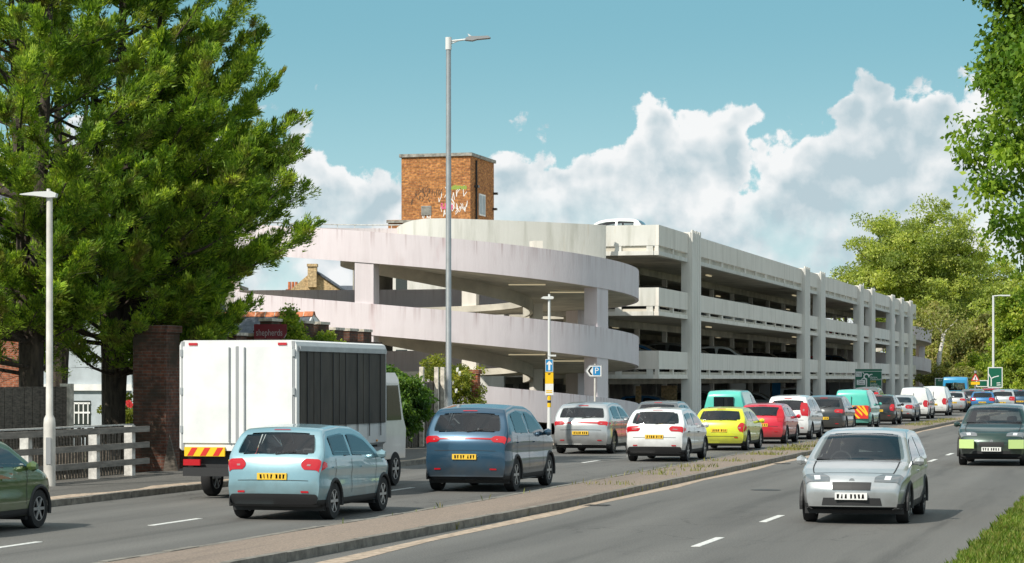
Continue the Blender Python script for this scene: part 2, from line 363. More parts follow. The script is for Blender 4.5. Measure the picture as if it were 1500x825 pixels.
def asphalt(name, base, dark, spec=.35):
    m = bpy.data.materials.new(name); nt, N, L, B = nodes(m)
    g = N.new('ShaderNodeNewGeometry')
    def nz(sc, st, det, off=0):
        mp = N.new('ShaderNodeMapping'); L.new(g.outputs['Position'], mp.inputs[0]); mp.inputs['Scale'].default_value = st; mp.inputs['Location'].default_value = (off,) * 3
        n = N.new('ShaderNodeTexNoise'); L.new(mp.outputs[0], n.inputs['Vector']); n.inputs['Scale'].default_value = sc; n.inputs['Detail'].default_value = det
        n.inputs['Roughness'].default_value = .65; return n.outputs[0]
    def mr(x, a, b):
        r = N.new('ShaderNodeMapRange'); L.new(x, r.inputs[0]); r.inputs[1].default_value = a; r.inputs[2].default_value = b; return r.outputs[0]
    def mix(f, a, b, bt='MIX', k=None):
        n = N.new('ShaderNodeMix'); n.data_type = 'RGBA'; n.blend_type = bt
        if hasattr(f, 'links'): L.new(f, n.inputs[0])
        else: n.inputs[0].default_value = f
        for i, v in ((6, a), (7, b)):
            if hasattr(v, 'links'): L.new(v, n.inputs[i])
            else: n.inputs[i].default_value = (*v, 1)
        return n.outputs[2]
    c = mix(mr(nz(.35, (1, .12, 1), 6), .35, .68), base, dark)
    c = mix(mr(nz(1.2, (1, .05, 1), 4, 5), .55, .75), c, tuple(x * .78 for x in dark))
    wv = N.new('ShaderNodeSeparateXYZ'); L.new(g.outputs['Position'], wv.inputs[0])
    def mth(op, a, b=None):
        n = N.new('ShaderNodeMath'); n.operation = op
        for i, v in enumerate((a, b)):
            if v is None: continue
            if hasattr(v, 'links'): L.new(v, n.inputs[i])
            else: n.inputs[i].default_value = v
        return n.outputs[0]
    if name == 'asphalt':
        # tyre-polished tracks, two to each lane, wandering a little, and oil drip lines between them
        xw = mth('ADD', wv.outputs[0], mth('MULTIPLY', mth('SUBTRACT', nz(.12, (1, 1, 1), 2, 9), .5), .9))
        tr = mth('COSINE', mth('MULTIPLY', mth('ADD', xw, 4.35), 2 * pi / 1.92))
        c = mix(mth('MULTIPLY', mr(tr, .1, 1.0), mth('MULTIPLY', mr(nz(.8, (1, .08, 1), 4, 2), .3, .7), .55)), c, tuple(x * 1.28 for x in base))
        c = mix(mth('MULTIPLY', mr(tr, -.6, -1.0), mth('MULTIPLY', mr(nz(1.6, (1, .06, 1), 5, 12), .42, .62), .6)), c, tuple(x * .6 for x in dark))
        vo = N.new('ShaderNodeTexVoronoi'); vo.feature = 'DISTANCE_TO_EDGE'; vo.inputs['Scale'].default_value = .34
        wp = N.new('ShaderNodeTexNoise'); L.new(g.outputs['Position'], wp.inputs['Vector']); wp.inputs['Scale'].default_value = 1.3; wp.inputs['Detail'].default_value = 6
        va = N.new('ShaderNodeVectorMath'); va.operation = 'ADD'; L.new(g.outputs['Position'], va.inputs[0]); L.new(wp.outputs['Color'], va.inputs[1]); L.new(va.outputs[0], vo.inputs['Vector'])
        c = mix(mth('MULTIPLY', mr(vo.outputs['Distance'], .012, .004), mth('MULTIPLY', mr(nz(.2, (1, .4, 1), 3, 4), .48, .6), .55)), c, tuple(x * .45 for x in dark))
    sp = mr(nz(38, (1, 1, 1), 2, 1), .35, .66)
    c = mix(sp, mix(1.0, c, (.72, .72, .72), 'MULTIPLY'), mix(1.0, c, (1.3, 1.28, 1.24), 'MULTIPLY'))
    L.new(c, B.inputs['Base Color']); B.inputs['Roughness'].default_value = .82; B.inputs['Specular IOR Level'].default_value = spec
    b = N.new('ShaderNodeBump'); b.inputs['Strength'].default_value = .5; b.inputs['Distance'].default_value = .012
    L.new(nz(60, (1, 1, 1), 3), b.inputs['Height']); L.new(b.outputs[0], B.inputs['Normal'])
    MAT[name] = m
asphalt('asphalt', (.140, .137, .130), (.108, .106, .102))
asphalt('asphalt_patch', (.095, .094, .092), (.08, .08, .079))
mat('drain_iron', (.055, .052, .048), .6, .4, var=.4, scale=9)
asphalt('footway', (.27, .215, .175), (.20, .165, .14), .25)
asphalt('paving', (.135, .13, .122), (.105, .102, .097), .25)
mat('kerb', (.20, .185, .16), .9, var=.4, scale=5, bump=.4, bscale=30)
mat('grit', (.42, .33, .25), .95, var=.4, scale=7, bump=.6, bscale=40)
mat('soil', (.10, .095, .05), .95, var=.5, scale=1.5)
mat('verge_soil', (.07, .09, .025), .95, var=.4, scale=6)

PAINTS = {}
def paint(name, col, metal=.25, rough=.32):
    if name not in PAINTS:
        car_paint(name, col, metal, rough)
    return PAINTS[name]
def car_paint(name, col, metal, rough):
    if True:
        PAINTS[name] = mat('paint_' + name, col, rough, metal, coat=1.0, space='object', var=.10, scale=1.6)
        # road film low on the panels, and dark trim on the inner side of the shell
        nt, N, L, B = nodes(PAINTS[name]); src = B.inputs['Base Color'].links[0].from_socket
        tc = N.new('ShaderNodeTexCoord'); sp_ = N.new('ShaderNodeSeparateXYZ'); L.new(tc.outputs['Object'], sp_.inputs[0])
        nz = N.new('ShaderNodeTexNoise'); nz.inputs['Scale'].default_value = 5; nz.inputs['Detail'].default_value = 6; L.new(tc.outputs['Object'], nz.inputs['Vector'])
        md = N.new('ShaderNodeMath'); md.operation = 'MULTIPLY_ADD'; L.new(nz.outputs[0], md.inputs[0]); md.inputs[1].default_value = -.5; L.new(sp_.outputs[2], md.inputs[2])
        mr_ = N.new('ShaderNodeMapRange'); L.new(md.outputs[0], mr_.inputs[0]); mr_.inputs[1].default_value = .45; mr_.inputs[2].default_value = .05; mr_.inputs[4].default_value = .45
        x1 = N.new('ShaderNodeMix'); x1.data_type = 'RGBA'; L.new(mr_.outputs[0], x1.inputs[0]); L.new(src, x1.inputs[6]); x1.inputs[7].default_value = (.13, .12, .10, 1)
        gg = N.new('ShaderNodeNewGeometry'); x2 = N.new('ShaderNodeMix'); x2.data_type = 'RGBA'; L.new(gg.outputs['Backfacing'], x2.inputs[0]); L.new(x1.outputs[2], x2.inputs[6]); x2.inputs[7].default_value = (.06, .06, .062, 1)
        L.new(x2.outputs[2], B.inputs['Base Color'])
        iv = N.new('ShaderNodeMath'); iv.operation = 'SUBTRACT'; iv.inputs[0].default_value = 1; L.new(gg.outputs['Backfacing'], iv.inputs[1]); L.new(iv.outputs[0], B.inputs['Coat Weight'])
for n_, c_, m_ in (('white', (.72, .73, .73), 0), ('silver', (.50, .52, .53), .55), ('grey', (.16, .17, .175), .5), ('dark_grey', (.045, .048, .05), .4),
                   ('black', (.016, .017, .018), .2), ('red', (.60, .006, .03), .1), ('dark_red', (.30, .006, .015), .2), ('lime', (.62, .66, .02), 0), ('teal', (.09, .52, .42), 0), ('pale_blue', (.27, .44, .50), .4),
                   ('navy', (.025, .075, .13), .4), ('blue', (.03, .16, .36), .3), ('bus_blue', (.02, .26, .50), 0), ('green', (.10, .16, .05), .2), ('dark_green', (.018, .045, .036), .3),
                   ('van_white', (.76, .77, .76), 0)):
    paint(n_, c_, m_)

# ------------------------------------------------------------------ mesh helpers
class MB:
    def __init__(s): s.v = []; s.f = []
    def add(s, vs, fs):
        n = len(s.v); s.v += [tuple(p) for p in vs]; s.f += [tuple(i + n for i in f) for f in fs]; return s
    def box(s, x0, x1, y0, y1, z0, z1):
        return s.add([(x0, y0, z0), (x1, y0, z0), (x1, y1, z0), (x0, y1, z0), (x0, y0, z1), (x1, y0, z1), (x1, y1, z1), (x0, y1, z1)],
                     [(0, 3, 2, 1), (4, 5, 6, 7), (0, 1, 5, 4), (1, 2, 6, 5), (2, 3, 7, 6), (3, 0, 4, 7)])
    def obox(s, c, ax, ay, az):      # centre and three half-axis vectors
        c, ax, ay, az = Vector(c), Vector(ax), Vector(ay), Vector(az)
        vs = [c + i * ax + j * ay + k * az for k in (-1, 1) for i, j in ((-1, -1), (1, -1), (1, 1), (-1, 1))]
        return s.add(vs, [(0, 3, 2, 1), (4, 5, 6, 7), (0, 1, 5, 4), (1, 2, 6, 5), (2, 3, 7, 6), (3, 0, 4, 7)])
    def bar(s, a, b, w, h):          # beam from a to b
        a, b = Vector(a), Vector(b); d = (b - a); l = d.length; d /= l
        up = Vector((0, 0, 1)) if abs(d.z) < .95 else Vector((1, 0, 0)); sx = d.cross(up).normalized(); u = sx.cross(d)
        return s.obox((a + b) / 2, sx * w / 2, d * l / 2, u * h / 2)
    def tube(s, pts, rad, n=8, cap=True):
        pts = [Vector(p) for p in pts]
        if not hasattr(rad, '__len__'): rad = [rad] * len(pts)
        ref = None; base = len(s.v)
        for i, p in enumerate(pts):
            d = (pts[min(i + 1, len(pts) - 1)] - pts[max(i - 1, 0)]).normalized()
            if ref is None: ref = Vector((1, 0, 0)) if abs(d.x) < .8 else Vector((0, 1, 0))
            a = (ref - d * ref.dot(d)).normalized(); ref = a; b = d.cross(a)
            for k in range(n):
                t = 2 * pi * k / n; s.v.append(tuple(p + rad[i] * (cos(t) * a + sin(t) * b)))
        for i in range(len(pts) - 1):
            for k in range(n):
                k2 = (k + 1) % n; s.f.append((base + i * n + k, base + i * n + k2, base + (i + 1) * n + k2, base + (i + 1) * n + k))
        if cap:
            s.f.append(tuple(base + k for k in range(n - 1, -1, -1))); s.f.append(tuple(base + (len(pts) - 1) * n + k for k in range(n)))
        return s
    def prism(s, poly, o, u, v, w):  # polygon in plane (o,u,v) extruded by vector w
        o, u, v, w = Vector(o), Vector(u), Vector(v), Vector(w); n = len(poly)
        vs = [o + a * u + b * v for a, b in poly]; vs += [p + w for p in vs]
        return s.add(vs, [tuple(range(n - 1, -1, -1)), tuple(range(n, 2 * n))] + [(i, (i + 1) % n, n + (i + 1) % n, n + i) for i in range(n)])
    def mesh(s, name, org=(0, 0, 0), smooth=False):
        me = bpy.data.meshes.new(name); o = Vector(org)
        me.from_pydata([(p[0] - o.x, p[1] - o.y, p[2] - o.z) for p in s.v], [], s.f)
        if smooth:
            me.shade_smooth(); me.set_sharp_from_angle(angle=radians(38))
        bm = bmesh.new(); bm.from_mesh(me); bmesh.ops.recalc_face_normals(bm, faces=bm.faces); bm.to_mesh(me); bm.free()
        return me

ORG = {}
def link(name, data, parent=None, m=None):
    o = bpy.data.objects.new(name, data); COL.objects.link(o)
    if parent: o.parent = parent
    if m is not None and data is not None:
        data.materials.clear(); data.materials.append(MAT[m] if isinstance(m, str) else m)
    return o
def thing(name, label, cat, loc, group=None):
    o = link(name, None); o.location = loc; o['label'] = label; o['category'] = cat
    if group: o['group'] = group
    o.empty_display_size = .3
    ORG[o.name] = Vector(loc); return o
def part(name, mb, m, parent, smooth=False):   # vertices given in world space; parents are unrotated
    org = ORG[parent.name]
    o = link(name, mb.mesh(name, org, smooth), parent, m); ORG[o.name] = org; return o
def single(name, mb, m, label, cat, loc, group=None, smooth=False):
    o = link(name, mb.mesh(name, loc, smooth), None, m); o.location = loc; o['label'] = label; o['category'] = cat
    if group: o['group'] = group
    ORG[o.name] = Vector(loc); return o
def struct(name, mb, m, kind='structure', label=None):
    o = link(name, mb.mesh(name), None, m); o['kind'] = kind
    if label: o['label'] = label
    ORG[o.name] = Vector((0, 0, 0)); return o
def npmesh(name, V, Q):
    me = bpy.data.meshes.new(name); V = np.asarray(V, np.float32); Q = np.asarray(Q, np.int32)
    k = Q.shape[1]
    me.vertices.add(len(V)); me.vertices.foreach_set('co', V.ravel())
    me.loops.add(Q.size); me.loops.foreach_set('vertex_index', Q.ravel())
    me.polygons.add(len(Q)); me.polygons.foreach_set('loop_start', np.arange(0, Q.size, k, dtype=np.int32))
    me.polygons.foreach_set('loop_total', np.full(len(Q), k, np.int32))
    me.update(calc_edges=True); return me
def text_mb(body, size, o, u, v, depth=.004, align='CENTER', width=None):
    """lettering as a mesh in the plane (o,u,v); proud by depth along u x v"""
    cu = bpy.data.curves.new('t', 'FONT'); cu.body = body; cu.size = size; cu.align_x = align; cu.align_y = 'CENTER'; cu.resolution_u = 3
    ob = bpy.data.objects.new('t', cu); COL.objects.link(ob)
    dg = bpy.context.evaluated_depsgraph_get(); dg.update()
    me = bpy.data.meshes.new_from_object(ob.evaluated_get(dg))
    o, u, v = Vector(o), Vector(u).normalized(), Vector(v).normalized(); w = u.cross(v)
    mb = MB(); k = 1.0
    if width:
        xs = [p.co.x for p in me.vertices]; k = width / max(1e-6, max(xs) - min(xs))
    mb.add([o + u * p.co.x * k + v * p.co.y + w * depth for p in me.vertices], [tuple(f.vertices) for f in me.polygons])
    COL.objects.unlink(ob); bpy.data.objects.remove(ob); bpy.data.curves.remove(cu); bpy.data.meshes.remove(me)
    return mb

# ------------------------------------------------------------------ ground and roads
RX0, RX1 = -19.65, -2.4           # left edge of the far carriageway, right edge of the near one
K0, K1 = -10.4, -12.1             # central reservation
g = MB(); g.add([(-700, -80, -.06), (500, -80, -.06), (500, 1600, -.06), (-700, 1600, -.06)], [(0, 1, 2, 3)])
struct('ground', g, 'soil')
rd = MB(); ys = [-40, 0, 30, 60, 100, 150, 200, 260, 340]; xr = [RX1, RX1, RX1, RX1, RX1, -1.5, 2, 9, 22]; xl = [RX0] * 6 + [RX0, RX0, -12]
vs = []
for y, a, b in zip(ys, xl, xr): vs += [(a, y, 0), (b, y, 0)]
rd.add(vs, [(2 * i, 2 * i + 1, 2 * i + 3, 2 * i + 2) for i in range(len(ys) - 1)])
road = struct('road', rd, 'asphalt')
def dash(x, y0, y1, w=.11):
    m = MB(); m.box(x - w / 2, x + w / 2, y0, y1, -.002, .005)
    o = part('lane_dash', m, 'lane_paint', road)
y = 33.1 - 12
while y < 190:
    dash(-6.25 + max(0, (y - 140)) * .012, y, y + 2.0, .13); y += 6.0
y = 29.6
while y < 165:
    dash(-15.6, y, y + 2.0, .12); y += 6.0
for x0, y0 in ((-10.05, 43.2), (-10.05, 66), (-19.2, 51.5)):
    q = MB(); q.box(x0 - .22, x0 + .22, y0, y0 + .42, -.003, .006); gr = part('drain_grate', q, 'plastic_black', road)
    for k in range(6): q = MB(); q.box(x0 - .2, x0 + .2, y0 + .02 + k * .068, y0 + .055 + k * .068, .0062, .012); part('grate_bar', q, 'drain_iron', gr)
q = MB(); q.tube([(-8.0, 50.4, -.003), (-8.0, 50.4, .006)], .32, 24); part('manhole_cover', q, 'drain_iron', road)
m = MB()
for k in range(40):
    yy = 26 + k * 3.6; x0 = K0 + .01
    m.add([(x0, yy, .004), (x0 + .30 + .08 * sin(k * 2.1), yy, .004), (x0 + .30 + .08 * sin((k + 1) * 2.1), yy + 3.6, .004), (x0, yy + 3.6, .004)], [(0, 1, 2, 3)])
o = struct('gutter_grit', m, 'grit', 'stuff'); o['label'] = 'pale grit lying along the reservation kerb'; o['category'] = 'grit'
# central reservation: raised surface between two rows of kerb stones, narrowing to its far nose
def res_x(y):
    t = min(1, max(0, (y - 125) / 40)); t2 = min(1, max(0, (42 - y) / 22))
    return K0 + .25 * t - .7 * t2, K1 + 1.25 * t - .6 * t2
m = MB(); vs = []; ysr = [18 + 3 * i for i in range(50)]
for y in ysr:
    a, b = res_x(y); vs += [(b + .13, y, .118), (a - .13, y, .118)]
m.add(vs, [(2 * i, 2 * i + 1, 2 * i + 3, 2 * i + 2) for i in range(len(ysr) - 1)])
resv = struct('central_reservation', m, 'footway')
ks = MB().box(-.065, .065, .006, .908, -.05, .125).mesh('kerb_stone'); ks.materials.append(MAT['kerb'])
def kerb_row(fx, y0, y1, parent, name='kerb_stone'):
    y = y0
    while y < y1:
        o = bpy.data.objects.new(name, ks); COL.objects.link(o); o.parent = parent
        x = fx(y + .45); o.location = (x, y, random.uniform(-.006, .006)); o.rotation_euler.z = -math.atan2(fx(y + .914) - fx(y), .914) + random.uniform(-.006, .006)
        y += .914
kerb_row(lambda y: res_x(y)[0] - .065, 18, 165, resv)
kerb_row(lambda y: res_x(y)[1] + .065, 26, 120, resv)
# far footway with its kerb
m = MB(); m.box(-23.6, RX0 - .13, -20, 250, -.05, .118)
pav = struct('footway', m, 'paving')
kerb_row(lambda y: RX0 - .065, 32, 120, pav)
m = MB()
for k in range(36):
    yy = 36 + k * 1.3
    m.add([(RX0 - .14, yy, .124), (RX0 - .14, yy + 1.3, .124), (RX0 - .5 - .2 * sin((k + 1) * 1.7), yy + 1.3, .124), (RX0 - .5 - .2 * sin(k * 1.7), yy, .124)], [(0, 1, 2, 3)])
o = struct('leaf_litter', m, 'grit', 'stuff'); o['label'] = 'dry leaf litter along the far footway kerb'; o['category'] = 'leaf litter'
# near verge
m = MB(); m.box(RX1, 14, -20, 170, -.05, .05); verge = struct('grass_verge', m, 'verge_soil')
def blades(name, n, xf, hmin, hmax, m, label, cat, wid=.008, kind='stuff'):
    X, Y, Z = xf(n); n = len(X)
    h = RNG.uniform(hmin, hmax, n); a = RNG.uniform(0, 2 * pi, n); ln = RNG.uniform(.1, .7, n) * h
    dx, dy = np.cos(a), np.sin(a)
    b = np.stack([X, Y, Z], 1); sx = np.stack([-dy * wid, dx * wid, 0 * X], 1); t = b + np.stack([dx * ln, dy * ln, h], 1)
    md = b + np.stack([dx * ln * .35, dy * ln * .35, h * .6], 1)
    V = np.stack([b - sx, b + sx, md + sx * .7, t, md - sx * .7], 1).reshape(-1, 3)
    Q = np.arange(n * 5).reshape(-1, 5)
    o = link(name, npmesh(name, V, Q), None, m); o['kind'] = kind; o['label'] = label; o['category'] = cat; return o
def verge_xy(n):
    Y = RNG.uniform(26, 46, n); X = RX1 + .02 + RNG.uniform(0, 1, n) ** 1.3 * 2.6 + .05 * np.sin(Y * 3) ; return X, Y, np.full(n, .045)
blades('verge_grass', 36000, verge_xy, .05, .16, 'grass_blade', 'short mown grass on the near roadside verge', 'grass', .009)
def weed_xy(n):
    X, Y, Z = [], [], []
    for y, w, d in ((49.5, .35, 40), (55, .3, 40), (57.5, .3, 50), (60, .35, 60), (64.5, .35, 60), (70.5, .5, 160), (75.5, .8, 380), (79, .5, 160), (83, .4, 50), (88, .4, 40), (119, 2.2, 260), (126, 2.5, 320), (134, 2.5, 260)):
        a, b = res_x(y)
        for i in range(d):
            X.append(random.choice((a - .2, b + .2, (a + b) / 2)) * .25 + random.uniform(b + .15, a - .15) * .75); Y.append(random.gauss(y, w * .6)); Z.append(.115)
    for i in range(220):
        Y.append(random.uniform(35, 110)); a, b = res_x(Y[-1]); s_ = random.random() < .5; X.append((a + .02) if s_ else (b + .14)); Z.append(.0 if s_ else .115)
    return np.array(X), np.array(Y), np.array(Z)
blades('reservation_weeds', 0, weed_xy, .03, .13, 'weed_blade', 'dry weeds and grass tufts growing on the reservation', 'weeds', .010)

# ------------------------------------------------------------------ car park
XF = -23.0
FLOORS = [2.72, 5.74, 8.76]
PAR = [(2.85, 3.73), (5.88, 6.76), (8.76 + .02, 9.77)]      # parapet bottom and top at each deck
COLY = [onX(p, XF).y for p in (1014.5, 1178.5, 1201.5, 1259, 1276, 1305.5, 1319, 1332)]
TY0 = at(689, 125.0).y
YS = onX(965, XF).y; YE = onX(1342, XF).y
XB = -41.0
cp = thing('car_park', 'long grey concrete multi storey car park with spiral ramps, brick tower on top', 'car park', (XF, YS, 0))
# columns, ribbed, rising a little above the roof parapet
for yc in COLY:
    m = MB(); w = 1.25; m.box(XF - .35, XF + .13, yc - w, yc + w, -.05, 9.86)
    for k in range(5):
        a = yc - w + .06 + k * (2 * w / 5); m.box(XF + .128, XF + .22, a, a + 2 * w / 5 - .12, -.05, 9.80 + (.14 if k % 2 else .17))
    part('column', m, 'concrete_column', cp)
edges = [YS] + [e for c in COLY for e in (c - 1.25, c + 1.25)] + [YE]
spans = [(edges[i], edges[i + 1]) for i in range(0, len(edges), 2)]
for li, (fl, (p0, p1)) in enumerate(zip(FLOORS, PAR)):
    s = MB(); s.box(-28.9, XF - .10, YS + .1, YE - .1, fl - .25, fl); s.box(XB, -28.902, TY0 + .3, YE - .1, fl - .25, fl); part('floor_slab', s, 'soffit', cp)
    for a, b in spans:
        n = max(1, round((b - a) / 7.65)); w = (b - a) / n
        for k in range(n):
            y0, y1 = a + k * w + (.012 if k else .004), a + (k + 1) * w - .012
            m = MB(); m.box(XF - .16, XF, y0, y1, p0, p1); pp = part('parapet_panel', m, 'concrete', cp)
            m = MB(); m.box(XF - .26, XF - .004, y0, y1, p0 - .46, p0 - .26); part('slab_edge', m, 'concrete_white' if li == 2 else 'concrete', cp)
            q = max(1, round((y1 - y0) / 3.8))
            for j in range(q + 1):
                yy = y0 + .12 + (y1 - y0 - .24) * j / q; m = MB(); m.box(XF - .20, XF - .02, yy - .11, yy + .11, p0 - .262, p0 + .002)
                part('spacer_block', m, 'concrete', cp)
    # end return of the parapets
    x_in = -25.75 if li == 2 else -28.9
    m = MB(); m.box(x_in, XF - .162, YS, YS + .16, p0, p1 + (0 if li < 2 else -.0)); part('end_parapet', m, 'concrete_white' if li else 'concrete', cp)
    m = MB(); m.box(x_in, XF - .262, YS - .04, YS + .2, p0 - .46, p0 - .26); part('slab_edge', m, 'concrete_white', cp)
    for xx in (-23.45, -25.0): m = MB(); m.box(xx - .16, xx + .16, YS + .02, YS + .14, p0 - .262, p0 + .002); part('spacer_block', m, 'concrete_white', cp)
    # downstand beams and inner columns
    for xb in (-27.6, -34.5):
        m = MB(); m.box(xb - .2, xb + .2, (YS if xb > -30 else TY0) + .4, YE - .4, fl - .62, fl - .252); part('beam', m, 'soffit', cp)
    y = YS + 1.2
    while y < YE - 1:
        z0 = 0 if li == 0 else FLOORS[li - 1]
        for xb in (-27.6, -34.5):
            if xb < -30 and y < TY0 + 1: continue
            m = MB(); m.box(xb - .13, xb + .13, y - .13, y + .13, z0, fl - .622); part('inner_column', m, 'concrete', cp)
        y += 7.65
m = MB(); m.box(XB - .25, XB, TY0 + .4, YE, -.05, FLOORS[2] - .255)  # solid wall added at the back to keep sun out of the decks
part('blocking_back_wall', m, 'concrete_in', cp)
m = MB(); m.box(XB - .2, XB + .0, TY0 + .4, YE, 8.76, 9.7); part('parapet_panel', m, 'concrete', cp)
m = MB(); m.box(XB, XF - .3, YE - .2, YE - .02, 8.5, 9.77); m.box(XB, XF - 9, YE - .2, YE - .02, 0, 8.5); part('end_wall', m, 'concrete', cp)
m = MB(); m.box(XB, XF - .4, YS, YE, -.05, .012); part('ground_deck', m, 'deck', cp)
# lit tubes under the decks
for li, fl in enumerate(FLOORS):
    for k in range(9):
        for xx in (-25.4, -31.0):
            yy = YS + 3.4 + k * 7.65 * 1.5
            if (k * 7 + li * 3 + int(-xx)) % 3 != 0: continue
            m = MB(); m.box(xx - .06, xx + .06, yy - .7, yy + .7, fl - .34, fl - .27); part('strip_light', m, 'tube_light', cp)
# ground-floor clutter: hoardings and a ticket panel between the columns
for px, w, z0, z1, mm in ((1031, .8, .9, 2.0, 'sign_grey'), (1081, 1.0, .7, 2.1, 'sign_white'), (1120, .7, .9, 2.0, 'sign_grey'), (1137, .6, .8, 2.1, 'sign_blue'),
                          (980, .9, .5, 2.0, 'brick_yellow'), (935, .3, .7, 2.0, 'brick_yellow'), (1222, .9, .5, 2.1, 'sign_grey'), (1238, .9, .5, 2.1, 'sign_grey')):
    p = onX(px, -26.6); m = MB(); m.box(p.x - .5 * w, p.x + .5 * w, p.y, p.y + .06, z0, z1); part('notice_panel', m, mm, cp)

# spiral ramps ------------------------------------------------------
RR, RI = 9.2, 4.4
def ztop(ph):
    z = 1.2 + 3.02 * ph / (2 * pi) + .33 * (1 - cos(ph))
    return min(z, 9.93)
def spiral(centre, label_hint, ph0, ph1, full=True):
    rx, fy = Vector((CS, SN, 0)), Vector((SN, -CS, 0))
    def pt(ph, r, z): return Vector(centre) + rx * (r * cos(ph)) + fy * (r * sin(ph)) + Vector((0, 0, z))
    n = int((ph1 - ph0) / radians(4)); phs = [ph0 + (ph1 - ph0) * i / n for i in range(n + 1)]
    # outer parapet and slab edge, one band for each turn
    def sweep(sec, a, b):
        m = MB(); ns = len(sec); ids = range(a, b + 1)
        for i in ids:
            zt = ztop(phs[i])
            for r, dz in sec: m.v.append(tuple(pt(phs[i], r, max(-.05, zt + dz))))
        cnt = b - a + 1
        for i in range(cnt - 1):
            for k in range(ns):
                k2 = (k + 1) % ns; m.f.append((i * ns + k, i * ns + k2, (i + 1) * ns + k2, (i + 1) * ns + k))
        m.f.append(tuple(range(ns))); m.f.append(tuple((cnt - 1) * ns + k for k in range(ns - 1, -1, -1)))
        m.topmask = [1.0 if k < 2 else 0.0 for _ in range(cnt) for k in range(ns)]
        return m
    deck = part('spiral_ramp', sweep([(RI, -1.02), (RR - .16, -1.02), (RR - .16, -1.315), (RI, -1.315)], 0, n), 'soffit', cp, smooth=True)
    per = int(round(2 * pi / (phs[1] - phs[0])))
    a = 0
    while a < n:
        b = min(n, a + per)
        sw = sweep([(RR, 0), (RR - .16, 0), (RR - .16, -1.32), (RR, -1.32)], a, b); po = part('ramp_parapet', sw, 'paint_lilac', deck, smooth=True)
        at_ = po.data.attributes.new('topmask', 'FLOAT', 'POINT'); at_.data.foreach_set('value', sw.topmask)
        a = b
    for tn in range(3):
        ids_ = [i for i in range(n + 1) if radians(-25 + 360 * tn) <= phs[i] <= radians(196 + 360 * tn)]
        if len(ids_) > 2: part('inner_beam', sweep([(RI - .16, -.75), (RI - .002, -.75), (RI - .002, -1.85), (RI - .16, -1.85)], ids_[0], ids_[-1]), 'soffit', deck, smooth=True)
    for k, ph in enumerate([radians(d) for d in ((36.5, 107.7, 244.5, 318) if full else (-14, 318))]):
        zt = ztop(ph + 4 * pi) - 1.1
        c = pt(ph, RR - .39, 0); t = (rx * -sin(ph) + fy * cos(ph)); r_ = (rx * cos(ph) + fy * sin(ph))
        m = MB(); m.obox(c + Vector((0, 0, zt / 2)), r_ * .34, t * .42, Vector((0, 0, zt / 2))); part('column', m, 'paint_lilac', deck)
    if full:
        c = pt(radians(179), RR - .12, 0); m = MB(); m.obox(c + Vector((0, 0, 4.1)), rx * .11, fy * .2, Vector((0, 0, 4.1))); part('column', m, 'paint_lilac', deck)
        for ph in [radians(d) for d in (288, 345)]:
            zt = ztop(ph + 4 * pi) - 1.2; c = pt(ph, RI + .3, 0); t = (rx * -sin(ph) + fy * cos(ph)); r_ = (rx * cos(ph) + fy * sin(ph))
            m = MB(); m.obox(c + Vector((0, 0, zt / 2)), r_ * .22, t * .36, Vector((0, 0, zt / 2))); part('inner_pier', m, 'concrete', deck)
    if full:
        for turn in (1, 2):
            for ph in [radians(d) for d in (34, 55)]:
                zz = ztop(ph + turn * 2 * pi) - 1.40; c = pt(ph, 7.1, zz); m = MB(); m.obox(c, rx * .8, fy * .05, Vector((0, 0, .025)))
                part('strip_light', m, 'tube_light', deck)
    return deck
C1 = at(640, 109); C2 = at(1232, 247)
spiral(C1, 'near', radians(-30), radians(990))
spiral(C2, 'far', radians(-20), radians(800), False)
# roof landing wall that joins the spiral to the roof deck
path = [(886, 114.42, 9.74), (856, 113.7, 9.74), (800, 112.9, 9.78), (740, 112.3, 9.82), (690, 112.0, 9.86), (650, 112.0, 9.90), (625, 112.5, 9.92), (608, 113.6, 9.92), (595, 115.3, 9.90), (585, 117.6, 9.86), (579, 120.2, 9.8), (577, 123, 9.76)]
m = MB(); ns = 4
for i, (px, D, z) in enumerate(path):
    p = at(px, D); q = at(*path[min(i + 1, len(path) - 1)][:2]) - at(*path[max(0, i - 1)][:2]); nrm = Vector((q.y, -q.x, 0)).normalized() * .09
    m.v += [tuple(p + nrm + Vector((0, 0, z))), tuple(p - nrm + Vector((0, 0, z))), tuple(p - nrm + Vector((0, 0, 7.9 if px > 790 else 8.35))), tuple(p + nrm + Vector((0, 0, 7.9 if px > 790 else 8.35)))]
for i in range(len(path) - 1):
    for k in range(4): m.f.append((i * 4 + k, i * 4 + (k + 1) % 4, (i + 1) * 4 + (k + 1) % 4, (i + 1) * 4 + k))
m.f += [(0, 1, 2, 3), tuple(len(m.v) - 1 - k for k in range(4))]
part('landing_wall', m, 'concrete_white', cp, smooth=True)
m = MB(); pts = [(-25.9, YS + .2)] + [(at(px, D + .25).x, at(px, D + .25).y) for px, D, z in path[2:9]] + [(-38, YS + 4), (-25.9, YS + 4)]
m.prism(pts, (0, 0, 8.44), (1, 0, 0), (0, 1, 0), (0, 0, .255)); part('landing_slab', m, 'concrete_in', cp)
# rail posts and pipe on the upper ramp parapet
m = MB()
rx, fy = Vector((CS, SN, 0)), Vector((SN, -CS, 0))
pr = []
for i in range(14):
    ph = radians(908 + i * 6); p = C1 + rx * (RR - .1) * cos(ph) + fy * (RR - .1) * sin(ph); z = ztop(ph)
    m.tube([p + Vector((0, 0, z - .02)), p + Vector((0, 0, z + .17))], .018, 6); pr.append(p + Vector((0, 0, z + .17)))
m.tube(pr, .03, 6); part('guard_rail', m, 'post_white', cp)

